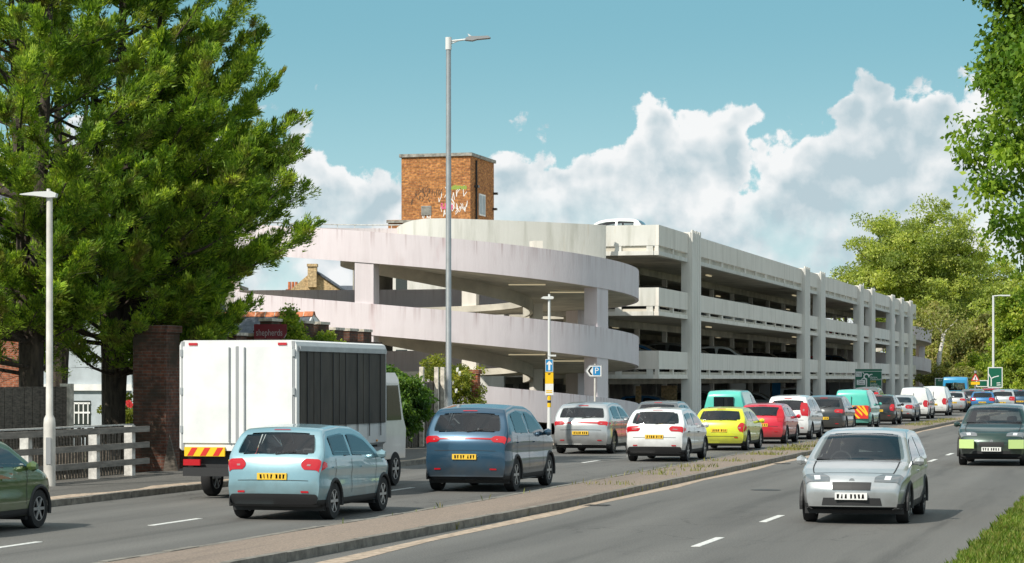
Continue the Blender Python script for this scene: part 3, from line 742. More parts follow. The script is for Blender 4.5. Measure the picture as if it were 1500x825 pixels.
# brick stair tower on the car park
TD = 125.0
tw0, tw1 = at(584, TD), at(689, TD)
TX1 = tw1.x; TX0 = TX1 - 3.78; TY0 = tw1.y; TY1 = TY0 + 4.6; TZ = 14.05
tw = MB(); tw.box(TX0, TX1, TY0, TY1, 8.75, TZ); tower = part('stair_tower', tw, 'brick_tower', cp)
sb0, sb1 = at(566, TD).x, at(742, TD).x
m = MB(); m.box(sb0, sb1, TY0 - .06, TY0 + .24, 0, 8.42); sbm = part('stair_base', m, 'concrete_white', cp)
for px, py0, py1, wd in ((580, 407, 429, .62), (580, 512, 534, .62)):
    p = at(px, TD); m = MB(); m.box(p.x - wd / 2, p.x + wd / 2, TY0 - .075, TY0 - .062, EYE + (HZ - py1) * TD / F, EYE + (HZ - py0) * TD / F); part('window', m, 'glass_house', sbm)
m = MB(); m.box(TX0 - .10, TX1 + .10, TY0 - .10, TY1 + .10, TZ + .002, TZ + .17); part('roof_cap', m, 'coping', tower)
m = MB(); m.box(TX0 - .72, TX0 - .004, TY0 - .05, TY1, 8.75, 10.62); m.box(TX0 - .78, TX0 - .002, TY0 - .12, TY1, 10.622, 10.76); part('side_annex', m, 'brick_tower', tower)
m = MB(); m.box(TX0 - .78, TX0 + 2.55, TY0 - .16, TY0 - .003, 10.60, 10.74); part('string_course', m, 'coping', tower)
# window, pipes and lamps on the shaded side, vent and painted scrawl on the front
fx = TX1 + .004
def sidebox(y0, y1, z0, z1, d, nm, mm, par=None): 
    q = MB(); q.box(fx, fx + d, y0, y1, z0, z1); return part(nm, q, mm, par or tower)
wn = sidebox(TY0 + 1.55, TY0 + 2.75, 11.05, 12.2, .05, 'window', 'white_paint')
for a in (0, 1): q = MB(); q.box(fx + .051, fx + .06, TY0 + 1.63 + a * .57, TY0 + 2.10 + a * .57, 11.13, 12.12); part('pane', q, 'pale_blue_render', wn)
q = MB(); q.tube([(fx + .06, TY0 + .95, 10.0), (fx + .06, TY0 + .95, 13.9)], .05, 8); part('drain_pipe', q, 'black_iron', tower)
for yy, zz in ((TY0 + .75, 12.45), (TY1 - .15, 12.35), (TY1 - .3, 11.5)):
    q = MB(); q.box(fx, fx + .22, yy, yy + .22, zz, zz + .12); part('flood_lamp', q, 'lens_dark', tower)
q = MB(); q.box(TX0 + 1.1, TX0 + 1.65, TY0 - .03, TY0 - .003, 10.98, 11.48); vt = part('vent', q, 'vent_grey', tower)
for k in range(7):
    q = MB(); q.box(TX0 + 1.13, TX0 + 1.62, TY0 - .045, TY0 - .031, 11.0 + k * .066, 11.035 + k * .066); part('louvre', q, 'coping', vt)
def scrawl(n, x0, x1, z0, z1, mm, size, wid, seed):
    rr = random.Random(seed); q = MB(); x = x0
    while x < x1:
        z = rr.uniform(z0, z1 - size * .5); h = size * rr.uniform(.7, 1.3); w_ = h * rr.uniform(.35, .6)
        pts = [(x + w_ * rr.random(), z + h * t) for t in (1, .55, 0, .4, .9, .3)][:rr.choice((3, 4, 5, 6))]
        for (a, b), (c, d) in zip(pts, pts[1:]):
            dx, dz = c - a, d - b; l = max(1e-3, sqrt(dx * dx + dz * dz)); nx, nz = -dz / l * wid / 2, dx / l * wid / 2
            yy = TY0 - .004 - .0004 * len(q.f) % .004
            q.add([(a + nx, yy, b + nz), (c + nx, yy, d + nz), (c - nx, yy, d - nz), (a - nx, yy, b - nz)], [(0, 1, 2, 3)])
        x += w_ * rr.uniform(.9, 1.4)
    return part('graffiti', q, mm, tower)
scrawl(0, TX0 + 2.05, TX0 + 3.6, 11.55, 12.3, 'graffiti_white', .55, .035, 3)
scrawl(0, TX0 + 2.0, TX0 + 3.65, 10.85, 11.5, 'graffiti_white', .36, .032, 5)
scrawl(0, TX0 + 2.75, TX0 + 3.65, 11.1, 11.6, 'graffiti_white', .34, .032, 8)
scrawl(0, TX0 + .8, TX0 + 2.3, 12.0, 12.35, 'graffiti_black', .28, .035, 4)
scrawl(0, TX0 + .5, TX0 + 1.6, 11.5, 12.1, 'graffiti_black', .3, .03, 14)
scrawl(0, TX0 + 2.2, TX0 + 2.75, 11.22, 11.45, 'graffiti_pink', .26, .11, 6)
scrawl(0, TX0 + 2.5, TX0 + 3.5, 12.3, 12.42, 'graffiti_green', .18, .10, 7)
scrawl(0, TX0 + 1.15, TX0 + 1.6, 10.8, 10.95, 'graffiti_white', .16, .04, 9)

# ------------------------------------------------------------------ vehicles
OUT = {
 'hatch': dict(L=4.1, W=1.77, H=1.48, belt=(.98, .90), rw=(1.02, 1.36), ws=(.98, 1.40), tl=(.80, 1.02, .60), win=((.62, 1.50), (1.58, 2.95)), wh=(.70, 3.32), r=.31,
      o=[(.10, .24), (.02, .40), (0, .58), (.03, .80), (.08, .96), (.46, 1.37), (.62, 1.44), (1.4, 1.48), (2.05, 1.45), (2.45, 1.36), (3.12, .98), (3.65, .87), (3.95, .74), (4.08, .56), (4.06, .28)]),
 'suv': dict(L=4.5, W=1.88, H=1.70, belt=(1.12, 1.05), rw=(1.16, 1.53), ws=(1.16, 1.62), tl=(.86, 1.16, .60), win=((.72, 1.75), (1.84, 3.1)), wh=(.80, 3.62), r=.35,
      o=[(.10, .30), (.02, .48), (0, .70), (.03, .98), (.09, 1.10), (.42, 1.54), (.56, 1.63), (1.3, 1.70), (2.2, 1.67), (2.6, 1.58), (3.22, 1.15), (3.9, 1.04), (4.3, .90), (4.46, .66), (4.44, .34)]),
 'mpv': dict(L=4.35, W=1.80, H=1.70, belt=(1.06, .98), rw=(1.10, 1.52), ws=(1.1, 1.6), tl=(.92, 1.42, .66), win=((.55, 1.6), (1.7, 3.0)), wh=(.72, 3.5), r=.32,
      o=[(.10, .26), (.02, .42), (0, .62), (.03, 1.02), (.24, 1.56), (.36, 1.65), (1.4, 1.70), (2.3, 1.66), (2.65, 1.54), (3.35, 1.06), (3.9, .94), (4.2, .78), (4.33, .58), (4.3, .3)]),
 'van': dict(L=4.5, W=1.84, H=1.86, belt=(1.12, 1.08), rw=None, ws=(1.2, 1.72), tl=(.72, 1.12, .74), win=((2.25, 3.2),), wh=(.80, 3.55), r=.32,
      o=[(.08, .30), (.02, .45), (0, .7), (.02, 1.2), (.08, 1.66), (.20, 1.80), (.45, 1.85), (2.2, 1.86), (2.65, 1.80), (2.95, 1.66), (3.5, 1.16), (4.1, 1.0), (4.42, .80), (4.48, .55), (4.45, .32)]),
 'sedan': dict(L=4.45, W=1.77, H=1.45, belt=(.96, .90), rw=(1.02, 1.33), ws=(.98, 1.38), tl=(.72, .92, .56), win=((1.2, 1.95), (2.03, 3.2)), wh=(.95, 3.65), r=.31,
      o=[(.10, .26), (.02, .42), (0, .60), (.03, .86), (.10, .96), (.62, 1.0), (1.2, 1.35), (1.5, 1.43), (2.2, 1.45), (2.65, 1.37), (3.35, .98), (3.95, .86), (4.3, .72), (4.43, .54), (4.41, .28)]),
 'bus': dict(L=7.4, W=2.30, H=2.60, belt=(1.35, 1.30), rw=(1.42, 2.12), ws=(1.1, 2.4), tl=(.72, 1.25, .92), win=((.5, 1.9), (2.0, 3.4), (3.5, 4.9), (5.0, 6.6)), wh=(1.6, 6.0), r=.42, tum=.95,
      o=[(.08, .32), (.02, .5), (0, .8), (.01, 1.6), (.05, 2.35), (.14, 2.54), (.4, 2.6), (5.8, 2.6), (6.5, 2.5), (7.1, 1.2), (7.35, .9), (7.38, .4)]),
}
NS, NC, NT = 22, 5, 8
def loft(spec, H=None, step=.055):
    o = np.array(spec['o'], float); kz = (H or spec['H']) / spec['H']
    seg = np.hypot(*np.diff(o, axis=0).T); s = np.r_[0, np.cumsum(seg)]
    n = int(s[-1] / step); t = np.linspace(0, s[-1], n)
    y = np.interp(t, s, o[:, 0]); z = np.interp(t, s, o[:, 1])
    for _ in range(max(2, int(.12 / step))):
        y[1:-1] = .25 * y[:-2] + .5 * y[1:-1] + .25 * y[2:]; z[1:-1] = .25 * z[:-2] + .5 * z[1:-1] + .25 * z[2:]
    L_, W_ = spec['L'], spec['W']; Hh = spec['H']; tum = spec.get('tum', .76)
    rear = np.clip(1 - y / .45, 0, 1); front = np.clip(1 - (L_ - y) / .75, 0, 1)
    w = W_ / 2 * (1 - .09 * rear ** 2 - .16 * front ** 2)
    zb = np.full_like(y, .21) + .05 * rear + .03 * front; zb = np.minimum(zb, z - .02)
    bl = np.interp(y, [0, L_], spec['belt'])
    R_ = np.zeros((n, 3 + NS + NC + NT, 2)); rr_ = np.minimum(.09, (z - zb) * .45)
    for i in range(n):
        r = rr_[i]
        def xs(zz):
            low = w[i] * (.93 + .07 * min(1, max(0, (zz - zb[i]) / .28)) ** .6) * (1 - .012 * max(0, (zz - .62)) / .4)
            low += .012 * math.exp(-((zz - (bl[i] - .16)) / .05) ** 2) - .012 * math.exp(-((zz - (bl[i] - .30)) / .12) ** 2)
            if zz > bl[i]:
                u = (zz - bl[i]) / (Hh - bl[i]); return low * (1 - (1 - tum) * u ** 1.15)
            return low
        ring = [(0, zb[i]), (w[i] * .45, zb[i]), (w[i] * .86, zb[i])]
        for k in range(NS):
            zz = zb[i] + .015 + (z[i] - r - zb[i] - .015) * k / (NS - 1); ring.append((xs(zz), zz))
        xe = ring[-1][0]
        for k in range(1, NC + 1):
            a = pi / 2 * k / NC; ring.append((xe - r * .9 * (1 - cos(a)), z[i] - r + r * sin(a)))
        xt = ring[-1][0]
        for k in range(1, NT + 1):
            f = 1 - k / NT; ring.append((xt * f, z[i] + .03 * (1 - f * f) * min(1, z[i] / Hh)))
        R_[i] = ring
    nr = R_.shape[1]
    VH = np.zeros((n, nr, 3)); VH[:, :, 0] = R_[:, :, 0]; VH[:, :, 1] = (y - L_ / 2)[:, None]; VH[:, :, 2] = R_[:, :, 1] * kz
    fx_ = (R_[:, :, 0] / (W_ / 2)) ** 2
    VH[:, :, 1] += fx_ * .10 * rear[:, None] - fx_ * .22 * front[:, None]
    V = np.concatenate([VH, VH[:, -2:0:-1] * np.array([-1, 1, 1])], 1); m_ = V.shape[1]
    I = np.arange(n * m_).reshape(n, m_); A = I[:-1]; B_ = I[1:]
    Q = np.stack([A, np.roll(A, -1, 1), np.roll(B_, -1, 1), B_], 2).reshape(-1, 4)
    seg_i = np.tile(np.arange(m_), n - 1); half = np.minimum(seg_i, m_ - 1 - seg_i)
    Vf = V.reshape(-1, 3); nn_ = np.cross(Vf[Q[:, 1]] - Vf[Q[:, 0]], Vf[Q[:, 3]] - Vf[Q[:, 0]])
    if (nn_ * (Vf[Q].mean(1) - np.array([0, 0, .7]))).sum() < 0: Q = Q[:, ::-1]
    C = Vf[Q].mean(1); C[:, 1] += L_ / 2
    ia_ = int(np.argmin(y[:n // 3])); y2 = y.copy(); y2[:ia_] = y[ia_] - 1e-4 * np.arange(ia_, 0, -1); ymono = np.maximum.accumulate(y2)
    return dict(V=Vf, Q=Q, C=C, fi=np.repeat(np.arange(n - 1), m_) + .5, fj=half + .5, top=half >= 3 + NS, VH=VH, y=ymono, yr=y, z=z, zb=zb, r=rr_, bl=bl, n=n, nr=nr, kz=kz, imx=int(np.argmax(z)))
def submesh(name, g, sel):
    Q = g['Q'][sel]; u, inv = np.unique(Q, return_inverse=True)
    me = npmesh(name, g['V'][u], inv.reshape(-1, 4)); me.shade_smooth(); me.set_sharp_from_angle(angle=radians(45)); return me
class Skin:
    """pieces that lie on the lofted body: index-space look-ups and thin patches a few millimetres proud of it"""
    def __init__(s, g, spec): s.g = g; s.spec = spec; s.idx = np.arange(g['n'])
    def at_i(s, arr, i): return np.interp(i, s.idx, arr)
    def i_rear(s, z): m = s.g['imx']; return np.interp(z, np.maximum.accumulate(s.g['z'][:m + 1]), s.idx[:m + 1])
    def i_front(s, z): m = s.g['imx']; zz = s.g['z'][m:][::-1]; return np.interp(z, np.maximum.accumulate(zz), s.idx[m:][::-1])
    def i_y(s, y): return np.interp(y, s.g['y'], s.idx)
    def j_z(s, i, z): z0 = s.at_i(s.g['zb'], i) + .015; z1 = s.at_i(s.g['z'], i) - s.at_i(s.g['r'], i); return 3 + np.clip((z - z0) / np.maximum(.01, z1 - z0), 0, 1) * (NS - 1)
    def j_x(s, i, f): return 2 + NS + NC + (1 - np.clip(f, 0, 1)) * NT
    def S(s, i, j):
        VH = s.g['VH']; i = np.clip(i, 0, s.g['n'] - 1.001); j = np.clip(j, 0, s.g['nr'] - 1.001)
        a, b = i.astype(int), j.astype(int); u, v = (i - a)[..., None], (j - b)[..., None]
        return VH[a, b] * (1 - u) * (1 - v) + VH[a + 1, b] * u * (1 - v) + VH[a, b + 1] * (1 - u) * v + VH[a + 1, b + 1] * u * v
    def patch(s, i0, i1, jlo, jhi, na=12, nb=8, off=.006, sides=(1, -1)):
        ii = np.linspace(i0, i1, na); lo = np.broadcast_to(jlo(ii), ii.shape); hi = np.broadcast_to(jhi(ii), ii.shape)
        J = lo[:, None] + (hi - lo)[:, None] * np.linspace(0, 1, nb)[None]; Ig = np.repeat(ii[:, None], nb, 1)
        P = s.S(Ig, J); e = .3
        N_ = np.cross(s.S(Ig + e, J) - s.S(Ig - e, J), s.S(Ig, J + e) - s.S(Ig, J - e)); N_ /= np.linalg.norm(N_, axis=2)[..., None] + 1e-9
        ctr = np.array([0, 0, .7]); sg = np.sign(((P - ctr) * N_).sum(2).mean()); P = P + N_ * sg * off
        K = np.arange(na * nb).reshape(na, nb); Q = np.stack([K[:-1, :-1], K[1:, :-1], K[1:, 1:], K[:-1, 1:]], 2).reshape(-1, 4)
        Vs, Qs = [], []
        for k, sd in enumerate(sides):
            Vs.append(P.reshape(-1, 3) * np.array([sd, 1, 1])); Qs.append((Q if sd > 0 else Q[:, ::-1]) + k * na * nb)
        return np.concatenate(Vs), np.concatenate(Qs)
def join_np(*vq):
    V, Q, n = [], [], 0
    for v, q in vq: V.append(v); Q.append(q + n); n += len(v)
    return np.concatenate(V), np.concatenate(Q)
def rnd(u, p=7): return (1 - np.abs(u) ** p) ** (1 / p)      # rounds the corners of a patch
WHEELS = {}
def wheel_mesh(r):
    if r in WHEELS: return WHEELS[r]
    t = MB(); n = 24; prof = [(r * .62, -.10), (r * .95, -.10), (r, -.07), (r, .07), (r * .95, .10), (r * .62, .10)]
    for k in range(n):
        a = 2 * pi * k / n
        for rr, x in prof: t.v.append((x, rr * cos(a), rr * sin(a)))
    for k in range(n):
        for j in range(5):
            a, b = k * 6, ((k + 1) % n) * 6; t.f.append((a + j, a + j + 1, b + j + 1, b + j))
    tm = t.mesh('tyre', smooth=True); tm.materials.append(MAT['rubber'])
    q = MB()
    for sx in (-1, 1):
        q.tube([(sx * .075, 0, 0), (sx * .10, 0, 0)], r * .14, 10)
        for k in range(6):
            a = 2 * pi * k / 6; d = Vector((0, cos(a), sin(a))); e = Vector((0, -sin(a), cos(a)))
            q.obox(Vector((sx * .085, 0, 0)) + d * r * .36, Vector((.014, 0, 0)), d * r * .30, e * r * .075)
    for k in range(n):
        a, b = 2 * pi * k / n, 2 * pi * (k + 1) / n
        for r0, r1 in ((r * .58, r * .66),):
            q.add([(.098, r0 * cos(a), r0 * sin(a)), (.098, r1 * cos(a), r1 * sin(a)), (.098, r1 * cos(b), r1 * sin(b)), (.098, r0 * cos(b), r0 * sin(b))], [(0, 1, 2, 3)])
            q.add([(-.098, r0 * cos(a), r0 * sin(a)), (-.098, r1 * cos(a), r1 * sin(a)), (-.098, r1 * cos(b), r1 * sin(b)), (-.098, r0 * cos(b), r0 * sin(b))], [(0, 1, 2, 3)])
    rm = q.mesh('rim'); rm.materials.append(MAT['rim'])
    h = MB(); h.tube([(-.06, 0, 0), (.06, 0, 0)], r * .6, 20); hm = h.mesh('hub'); hm.materials.append(MAT['plastic_black'])
    WHEELS[r] = (tm, rm, hm); return WHEELS[r]
def lp(name, mb, m, parent, smooth=False):     # a part in the vehicle's own space
    return link(name, mb.mesh(name, (0, 0, 0), smooth), parent, m)
def vehicle(kind, name, label, cat, rear, colour, heading=0.0, H=None, group='traffic on the dual carriageway', wheels=True, lights=True, rw=True, detail=True, plate='plate_yellow', step=.055, tl=None, strip=False):
    """rear: ground point under the middle of the rear bumper; heading 0 drives towards +y"""
    spec = dict(OUT[kind]); spec['tl'] = tl or spec['tl']; g_ = loft(spec, H, step); K = Skin(g_, spec); L_, W_, kz = spec['L'], spec['W'], g_['kz']
    fw = Vector((-sin(heading), cos(heading), 0)); cen = Vector(rear) + fw * (L_ / 2)
    t = thing(name, label, cat, cen, group); t.rotation_euler.z = heading
    C, top = g_['C'], g_['top']; H0 = spec['H']; r = spec['r']; nr1 = g_['nr'] - 1
    def skin(nm, vq, m, par=t, smooth=True):
        me = npmesh(nm, *vq)
        if smooth: me.shade_smooth()
        return link(nm, me, par, m)
    arch = np.zeros(len(C), bool)
    if wheels:
        for wy in spec['wh']: arch |= (~top) & (np.hypot(C[:, 1] - wy, C[:, 2] - r) < r * 1.15) & (np.abs(C[:, 0]) > W_ * .36)
    cut = arch.copy(); fi, fj = g_['fi'], g_['fj']
    def open_(a, c, lo, hi, centre=False):
        cut[(fi > a + .35) & (fi < c - .35) & (fj > lo(fi) + .25) & (fj < (99 if centre else hi(fi) - .25))] = True
    gm = 'glass_car' if detail else 'glass_dark'; sp = lambda ii, a, c: (ii - a) / (c - a) * 2 - 1
    if spec['rw'] and rw:
        z0, z1 = spec['rw']; a, c = K.i_rear(z0), K.i_rear(z1)
        lo_ = lambda ii, a=a, c=c: K.j_x(ii, .90 * rnd(np.clip(sp(ii, a, c), -1, 1), 6)); skin('rear_window', K.patch(a, c, lo_, lambda ii: nr1 + 0 * ii, 14, 10), gm)
        if detail: open_(a, c, lo_, None, True)
    z0, z1 = spec['ws']; a1, c1 = sorted((K.i_front(z0), K.i_front(z1)))
    lo_ = lambda ii: K.j_x(ii, .95 * rnd(np.clip(sp(ii, a1, c1), -1, 1), 9)); skin('windscreen', K.patch(a1, c1, lo_, lambda ii: nr1 + 0 * ii, 14, 10), gm)
    if detail: open_(a1, c1, lo_, None, True)
    for q_, (y0, y1) in enumerate(spec['win']):
        a, c = K.i_y(y0), K.i_y(y1)
        def lo(ii, a=a, c=c): zz = K.at_i(g_['bl'], ii); return K.j_z(ii, zz + .05 + .03 * (1 - rnd(np.clip(sp(ii, a, c), -1, 1), 10)))
        def hi(ii, a=a, c=c):
            zb_ = K.at_i(g_['bl'], ii) + .05; zt = np.minimum(H0 - .12, K.at_i(g_['z'], ii) - .12); mid = zb_ + (zt - zb_) * rnd(np.clip(sp(ii, a, c), -1, 1), 10)
            return K.j_z(ii, np.maximum(mid, zb_ + .01))
        for sg in (-1, 1): skin('side_window', K.patch(a, c, lo, hi, 18, 6, sides=(sg,)), gm)
        if detail: open_(a, c, lo, hi)
    link('body', submesh('body', g_, ~cut), t, paint(colour, (1, 1, 1)))
    if detail:
        bz = spec['belt'][0] * kz; wb = spec['win']
        def seat(x, y, w):
            q = MB(); q.obox((x, y + .22, .52), (w, 0, 0), (0, .24, 0), (0, 0, .09)); q.obox((x, y - .06, .60 + (bz - .62) / 2), (w * .95, 0, 0), (0, .06, .0), (0, -.07, (bz - .55) / 2)); se = lp('seat', q, 'seat_cloth', t)
            for hx in ((x,) if w < .4 else (x - .38, x + .38)):
                q = MB(); q.tube([(hx - .11, y - .14, bz + .13), (hx - .07, y - .14, bz + .13), (hx + .07, y - .14, bz + .13), (hx + .11, y - .14, bz + .13)], [.06, .095, .095, .06], 8); lp('headrest', q, 'seat_cloth', se, smooth=True)
        yf = wb[-1][1] - 1.05 - L_ / 2; ws_ = W_ * .20
        for sx_ in (-1, 1): seat(sx_ * ws_, yf, .25)
        if kind not in ('van',): seat(0, yf - .95, W_ * .36)
        if kind == 'bus':
            for k in (1, 2, 3): seat(0, yf - .95 - k * 1.0, W_ * .36)
        q = MB(); q.prism([(0, .62), (.42, .62), (.42, .2), (0, .35)], (-W_ * .40, yf + .82, bz - .62), (0, 1, 0), (0, 0, 1), (W_ * .80, 0, 0)); lp('dashboard', q, 'plastic_black', t)
        q = MB(); cw = Vector((ws_, yf + .68, bz - .02)); q.tube([cw + Vector((.18 * cos(a_), -.08 * sin(a_), .17 * sin(a_))) for a_ in np.linspace(0, 2 * pi, 13)], .018, 5); lp('steering_wheel', q, 'plastic_black', t)
    if lights:
        za, zc_, xt = spec['tl']; ia, ic = K.i_rear(za), K.i_rear(zc_); jc = 3 + NS + 1.0
        ya, yc_ = K.i_y(.035), K.i_y(.26 if kind != 'bus' else .08)
        for sg in (-1, 1):
            v1 = K.patch(ia, ic, lambda ii: jc + 0 * ii, lambda ii: K.j_x(ii, xt + .10 * np.abs(sp(ii, ia, ic)) ** 2), 10, 6, .010, (sg,))
            v2 = K.patch(ya, yc_, lambda ii: K.j_z(ii, za + (zc_ - za) * .25 * np.clip(sp(ii, ya, yc_) + .2, 0, 1)), lambda ii: K.j_z(ii, zc_ - (zc_ - za) * .35 * np.clip(sp(ii, ya, yc_) + .2, 0, 1)), 8, 6, .008, (sg,))
            tl_ = skin('tail_light', join_np(v1, v2), 'tail_red')
            if detail:
                zr_ = za + (zc_ - za) * .34; zq = za + (zc_ - za) * .50
                skin('reverse_lamp', K.patch(K.i_rear(zr_), K.i_rear(zq), lambda ii: K.j_x(ii, .88), lambda ii: K.j_x(ii, xt + .14), 4, 4, .014, (sg,)), 'lamp_clear', tl_)
            hz_ = spec['belt'][1]; h0, h1 = hz_ - .23, hz_ - .115
            a, c = sorted((K.i_front(h0), K.i_front(h1)))
            v1 = K.patch(a, c, lambda ii: jc - .5 + 0 * ii, lambda ii: K.j_x(ii, .52 + .14 * np.clip(-sp(ii, a, c), 0, 1)), 8, 8, .010, (sg,))
            ya2, yc2 = K.i_y(L_ - .42), K.i_y(L_ - .05)
            v2 = K.patch(ya2, yc2, lambda ii: K.j_z(ii, h1 - .04 - .12 * (sp(ii, ya2, yc2) + 1) / 2), lambda ii: K.j_z(ii, np.minimum(h1, K.at_i(g_['z'], ii) - .1)), 8, 4, .008, (sg,))
            hl_ = skin('headlight', join_np(v1, v2), 'head_clear')
            if detail:
                zm = (h0 + h1) / 2; a2, c2 = sorted((K.i_front(zm - .03), K.i_front(zm + .03)))
                skin('lamp_lens', K.patch(a2, c2, lambda ii: K.j_x(ii, .88), lambda ii: K.j_x(ii, .74), 4, 4, .016, (sg,)), 'lens_bright', hl_)
    vs = [K.patch(0.0, K.i_rear(.42), lambda ii: 2.2 + 0 * ii, lambda ii: nr1 + 0 * ii, 8, 26, .007)]
    if wheels:
        ys_ = [.02, spec['wh'][0] - r * 1.2, spec['wh'][0] + r * 1.2, spec['wh'][1] - r * 1.2, spec['wh'][1] + r * 1.2, L_ - .02]
        for u, v in ((0, 1), (2, 3), (4, 5)): vs.append(K.patch(K.i_y(ys_[u]), K.i_y(ys_[v]), lambda ii: 2.0 + 0 * ii, lambda ii: K.j_z(ii, .33), 10, 4, .006))
    skin('sill_trim', join_np(*vs), 'plastic_black')
    if strip:
        i_ = K.i_rear((spec['tl'][0] + spec['tl'][1]) / 2); skin('light_bar', K.patch(i_ - .45, i_ + .45, lambda ii: K.j_x(ii, .92), lambda ii: nr1 + 0 * ii, 3, 12, .011), 'tail_red')
    if detail:
        seam = []
        if kind != 'bus':
            for z_ in (spec['tl'][0] - .17,):
                i_ = K.i_rear(z_); seam.append(K.patch(i_ - .12, i_ + .12, lambda ii: K.j_x(ii, .86), lambda ii: nr1 + 0 * ii, 2, 10, .006))
            ib0, ib1 = K.i_front(spec['ws'][0] - .01), K.i_front(spec['belt'][1] - .10); ib0, ib1 = min(ib0, ib1), max(ib0, ib1); wj = .10
            seam.append(K.patch(ib0, ib1, lambda ii: K.j_x(ii, .86) - wj, lambda ii: K.j_x(ii, .86) + wj, 12, 2, .006))
            seam.append(K.patch(ib1 - .13, ib1 + .13, lambda ii: K.j_x(ii, .86), lambda ii: nr1 + 0 * ii, 2, 10, .006))
            seam.append(K.patch(ib0 - .45, ib0 + .25, lambda ii: K.j_x(ii, .90), lambda ii: nr1 + 0 * ii, 2, 10, .008))
            mids = [spec['win'][0][0] + .1] + [(p_[1] + q_[0]) / 2 for p_, q_ in zip(spec['win'], spec['win'][1:])] + [spec['win'][-1][1] - .1]
            for ym in mids:
                i_ = K.i_y(ym); w_ = .007 / step; seam.append(K.patch(i_ - w_, i_ + w_, lambda ii: K.j_z(ii, .40), lambda ii: K.j_z(ii, K.at_i(g_['bl'], ii) - .0), 2, 10, .005))
        for sm_ in seam:
            for h_ in (0, 1): k_ = len(sm_[0]) // 2; skin('panel_gap', (sm_[0][h_ * k_:(h_ + 1) * k_], sm_[1][h_ * (len(sm_[1]) // 2):(h_ + 1) * (len(sm_[1]) // 2)] - h_ * k_), 'plastic_black')
        a, c = sorted((K.i_front(.54), K.i_front(.66))); skin('grille', K.patch(a, c, lambda ii: K.j_x(ii, .46), lambda ii: nr1 + 0 * ii, 4, 6, .010), 'plastic_black')
        a, c = sorted((K.i_front(.30), K.i_front(.42))); skin('lower_intake', K.patch(a, c, lambda ii: K.j_x(ii, .70), lambda ii: nr1 + 0 * ii, 4, 6, .008), 'plastic_black')
        for sg in (-1, 1):
            for ym in [q_[1] - .62 for q_ in spec['win'][-2:]]:
                if kind in ('bus',): continue
                q = MB(); q.obox((sg * (W_ / 2 + .005), ym - .25 - L_ / 2, (np.interp(ym, [0, L_], spec['belt']) - .13) * kz), (.018, 0, 0), (0, .10, 0), (0, 0, .014)); lp('door_handle', q, 'plastic_black' if colour in ('white', 'van_white') else paint(colour, (1, 1, 1)), t)
    f = MB()
    if wheels:
        tm, rm, hm = wheel_mesh(r); lip = MB()
        for wy in spec['wh']:
            f.box(-W_ * .455, W_ * .455, wy - L_ / 2 - r * 1.18, wy - L_ / 2 + r * 1.18, r * .5, r * 2.15)
            for sg in (-1, 1):
                wt = link('wheel', hm, t); wt.location = (sg * (W_ / 2 - .125), wy - L_ / 2, r)
                link('tyre', tm, wt); link('rim', rm, wt)
                q = MB(); q.tube([(sg * (W_ / 2 - .022), wy - L_ / 2 + r * 1.16 * cos(a), r + r * 1.16 * sin(a)) for a in np.linspace(-.25, pi + .25, 20)], .034, 6); lp('arch_shadow_lip', q, 'plastic_black', t)  # lip coloured black to read as arch shadow and cover the cut edge
    f.box(-W_ * .44, W_ * .44, -L_ / 2 + .25, L_ / 2 - .3, .24, .5)
    lp('underbody', f, 'plastic_black', t)
    if detail:
        zp = {'hatch': .56, 'suv': .70, 'mpv': .60, 'van': .72, 'sedan': .60, 'bus': .62}[kind]
        if kind == 'hatch': zp = .70
        yp = float(K.at_i(g_['yr'], K.i_rear(zp))) - L_ / 2; zp *= kz
        q = MB(); q.box(-.26, .26, yp - .022, yp + .05, zp - .055, zp + .055); npl = lp('number_plate', q, plate, t); q = MB(); pr_ = random.Random(label)
        for k in range(7):
            x_ = -.215 + k * .062 + (.03 if k > 3 else 0)
            for _ in range(2): q.add([(x_ + pr_.uniform(0, .02), yp - .0245, zp - .035), (x_ + pr_.uniform(.022, .045), yp - .0245, zp - .035), (x_ + pr_.uniform(.022, .045), yp - .0245, zp + .035), (x_ + pr_.uniform(0, .02), yp - .0245, zp + .035)], [(0, 1, 2, 3)])
        lp('plate_print', q, 'sign_black', npl)['kind'] = 'stuff'
        q = MB(); q.box(-.26, .26, L_ / 2 - .05, L_ / 2 + .014, .405, .515); fpl = lp('number_plate', q, 'plate_white', t); q = MB(); pr_ = random.Random(label)
        for k in range(7):
            x_ = -.215 + k * .062 + (.03 if k > 3 else 0)
            for _ in range(2): q.add([(x_ + pr_.uniform(0, .02), L_ / 2 + .0165, .425), (x_ + pr_.uniform(.022, .045), L_ / 2 + .0165, .425), (x_ + pr_.uniform(.022, .045), L_ / 2 + .0165, .495), (x_ + pr_.uniform(0, .02), L_ / 2 + .0165, .495)], [(0, 1, 2, 3)])
        lp('plate_print', q, 'sign_black', fpl)['kind'] = 'stuff'
        for sg in (-1, 1):
            my = L_ / 2 - (L_ - spec['win'][-1][1]) - .10; q = MB(); zb_ = spec['belt'][1] * kz + .08
            q.tube([(sg * (W_ / 2 - .02), my, zb_ - .04), (sg * (W_ / 2 + .04), my, zb_), (sg * (W_ / 2 + .10), my, zb_ + .005), (sg * (W_ / 2 + .17), my, zb_)], [.025, .06, .085, .05], 8); lp('mirror', q, paint(colour, (1, 1, 1)), t, smooth=True)
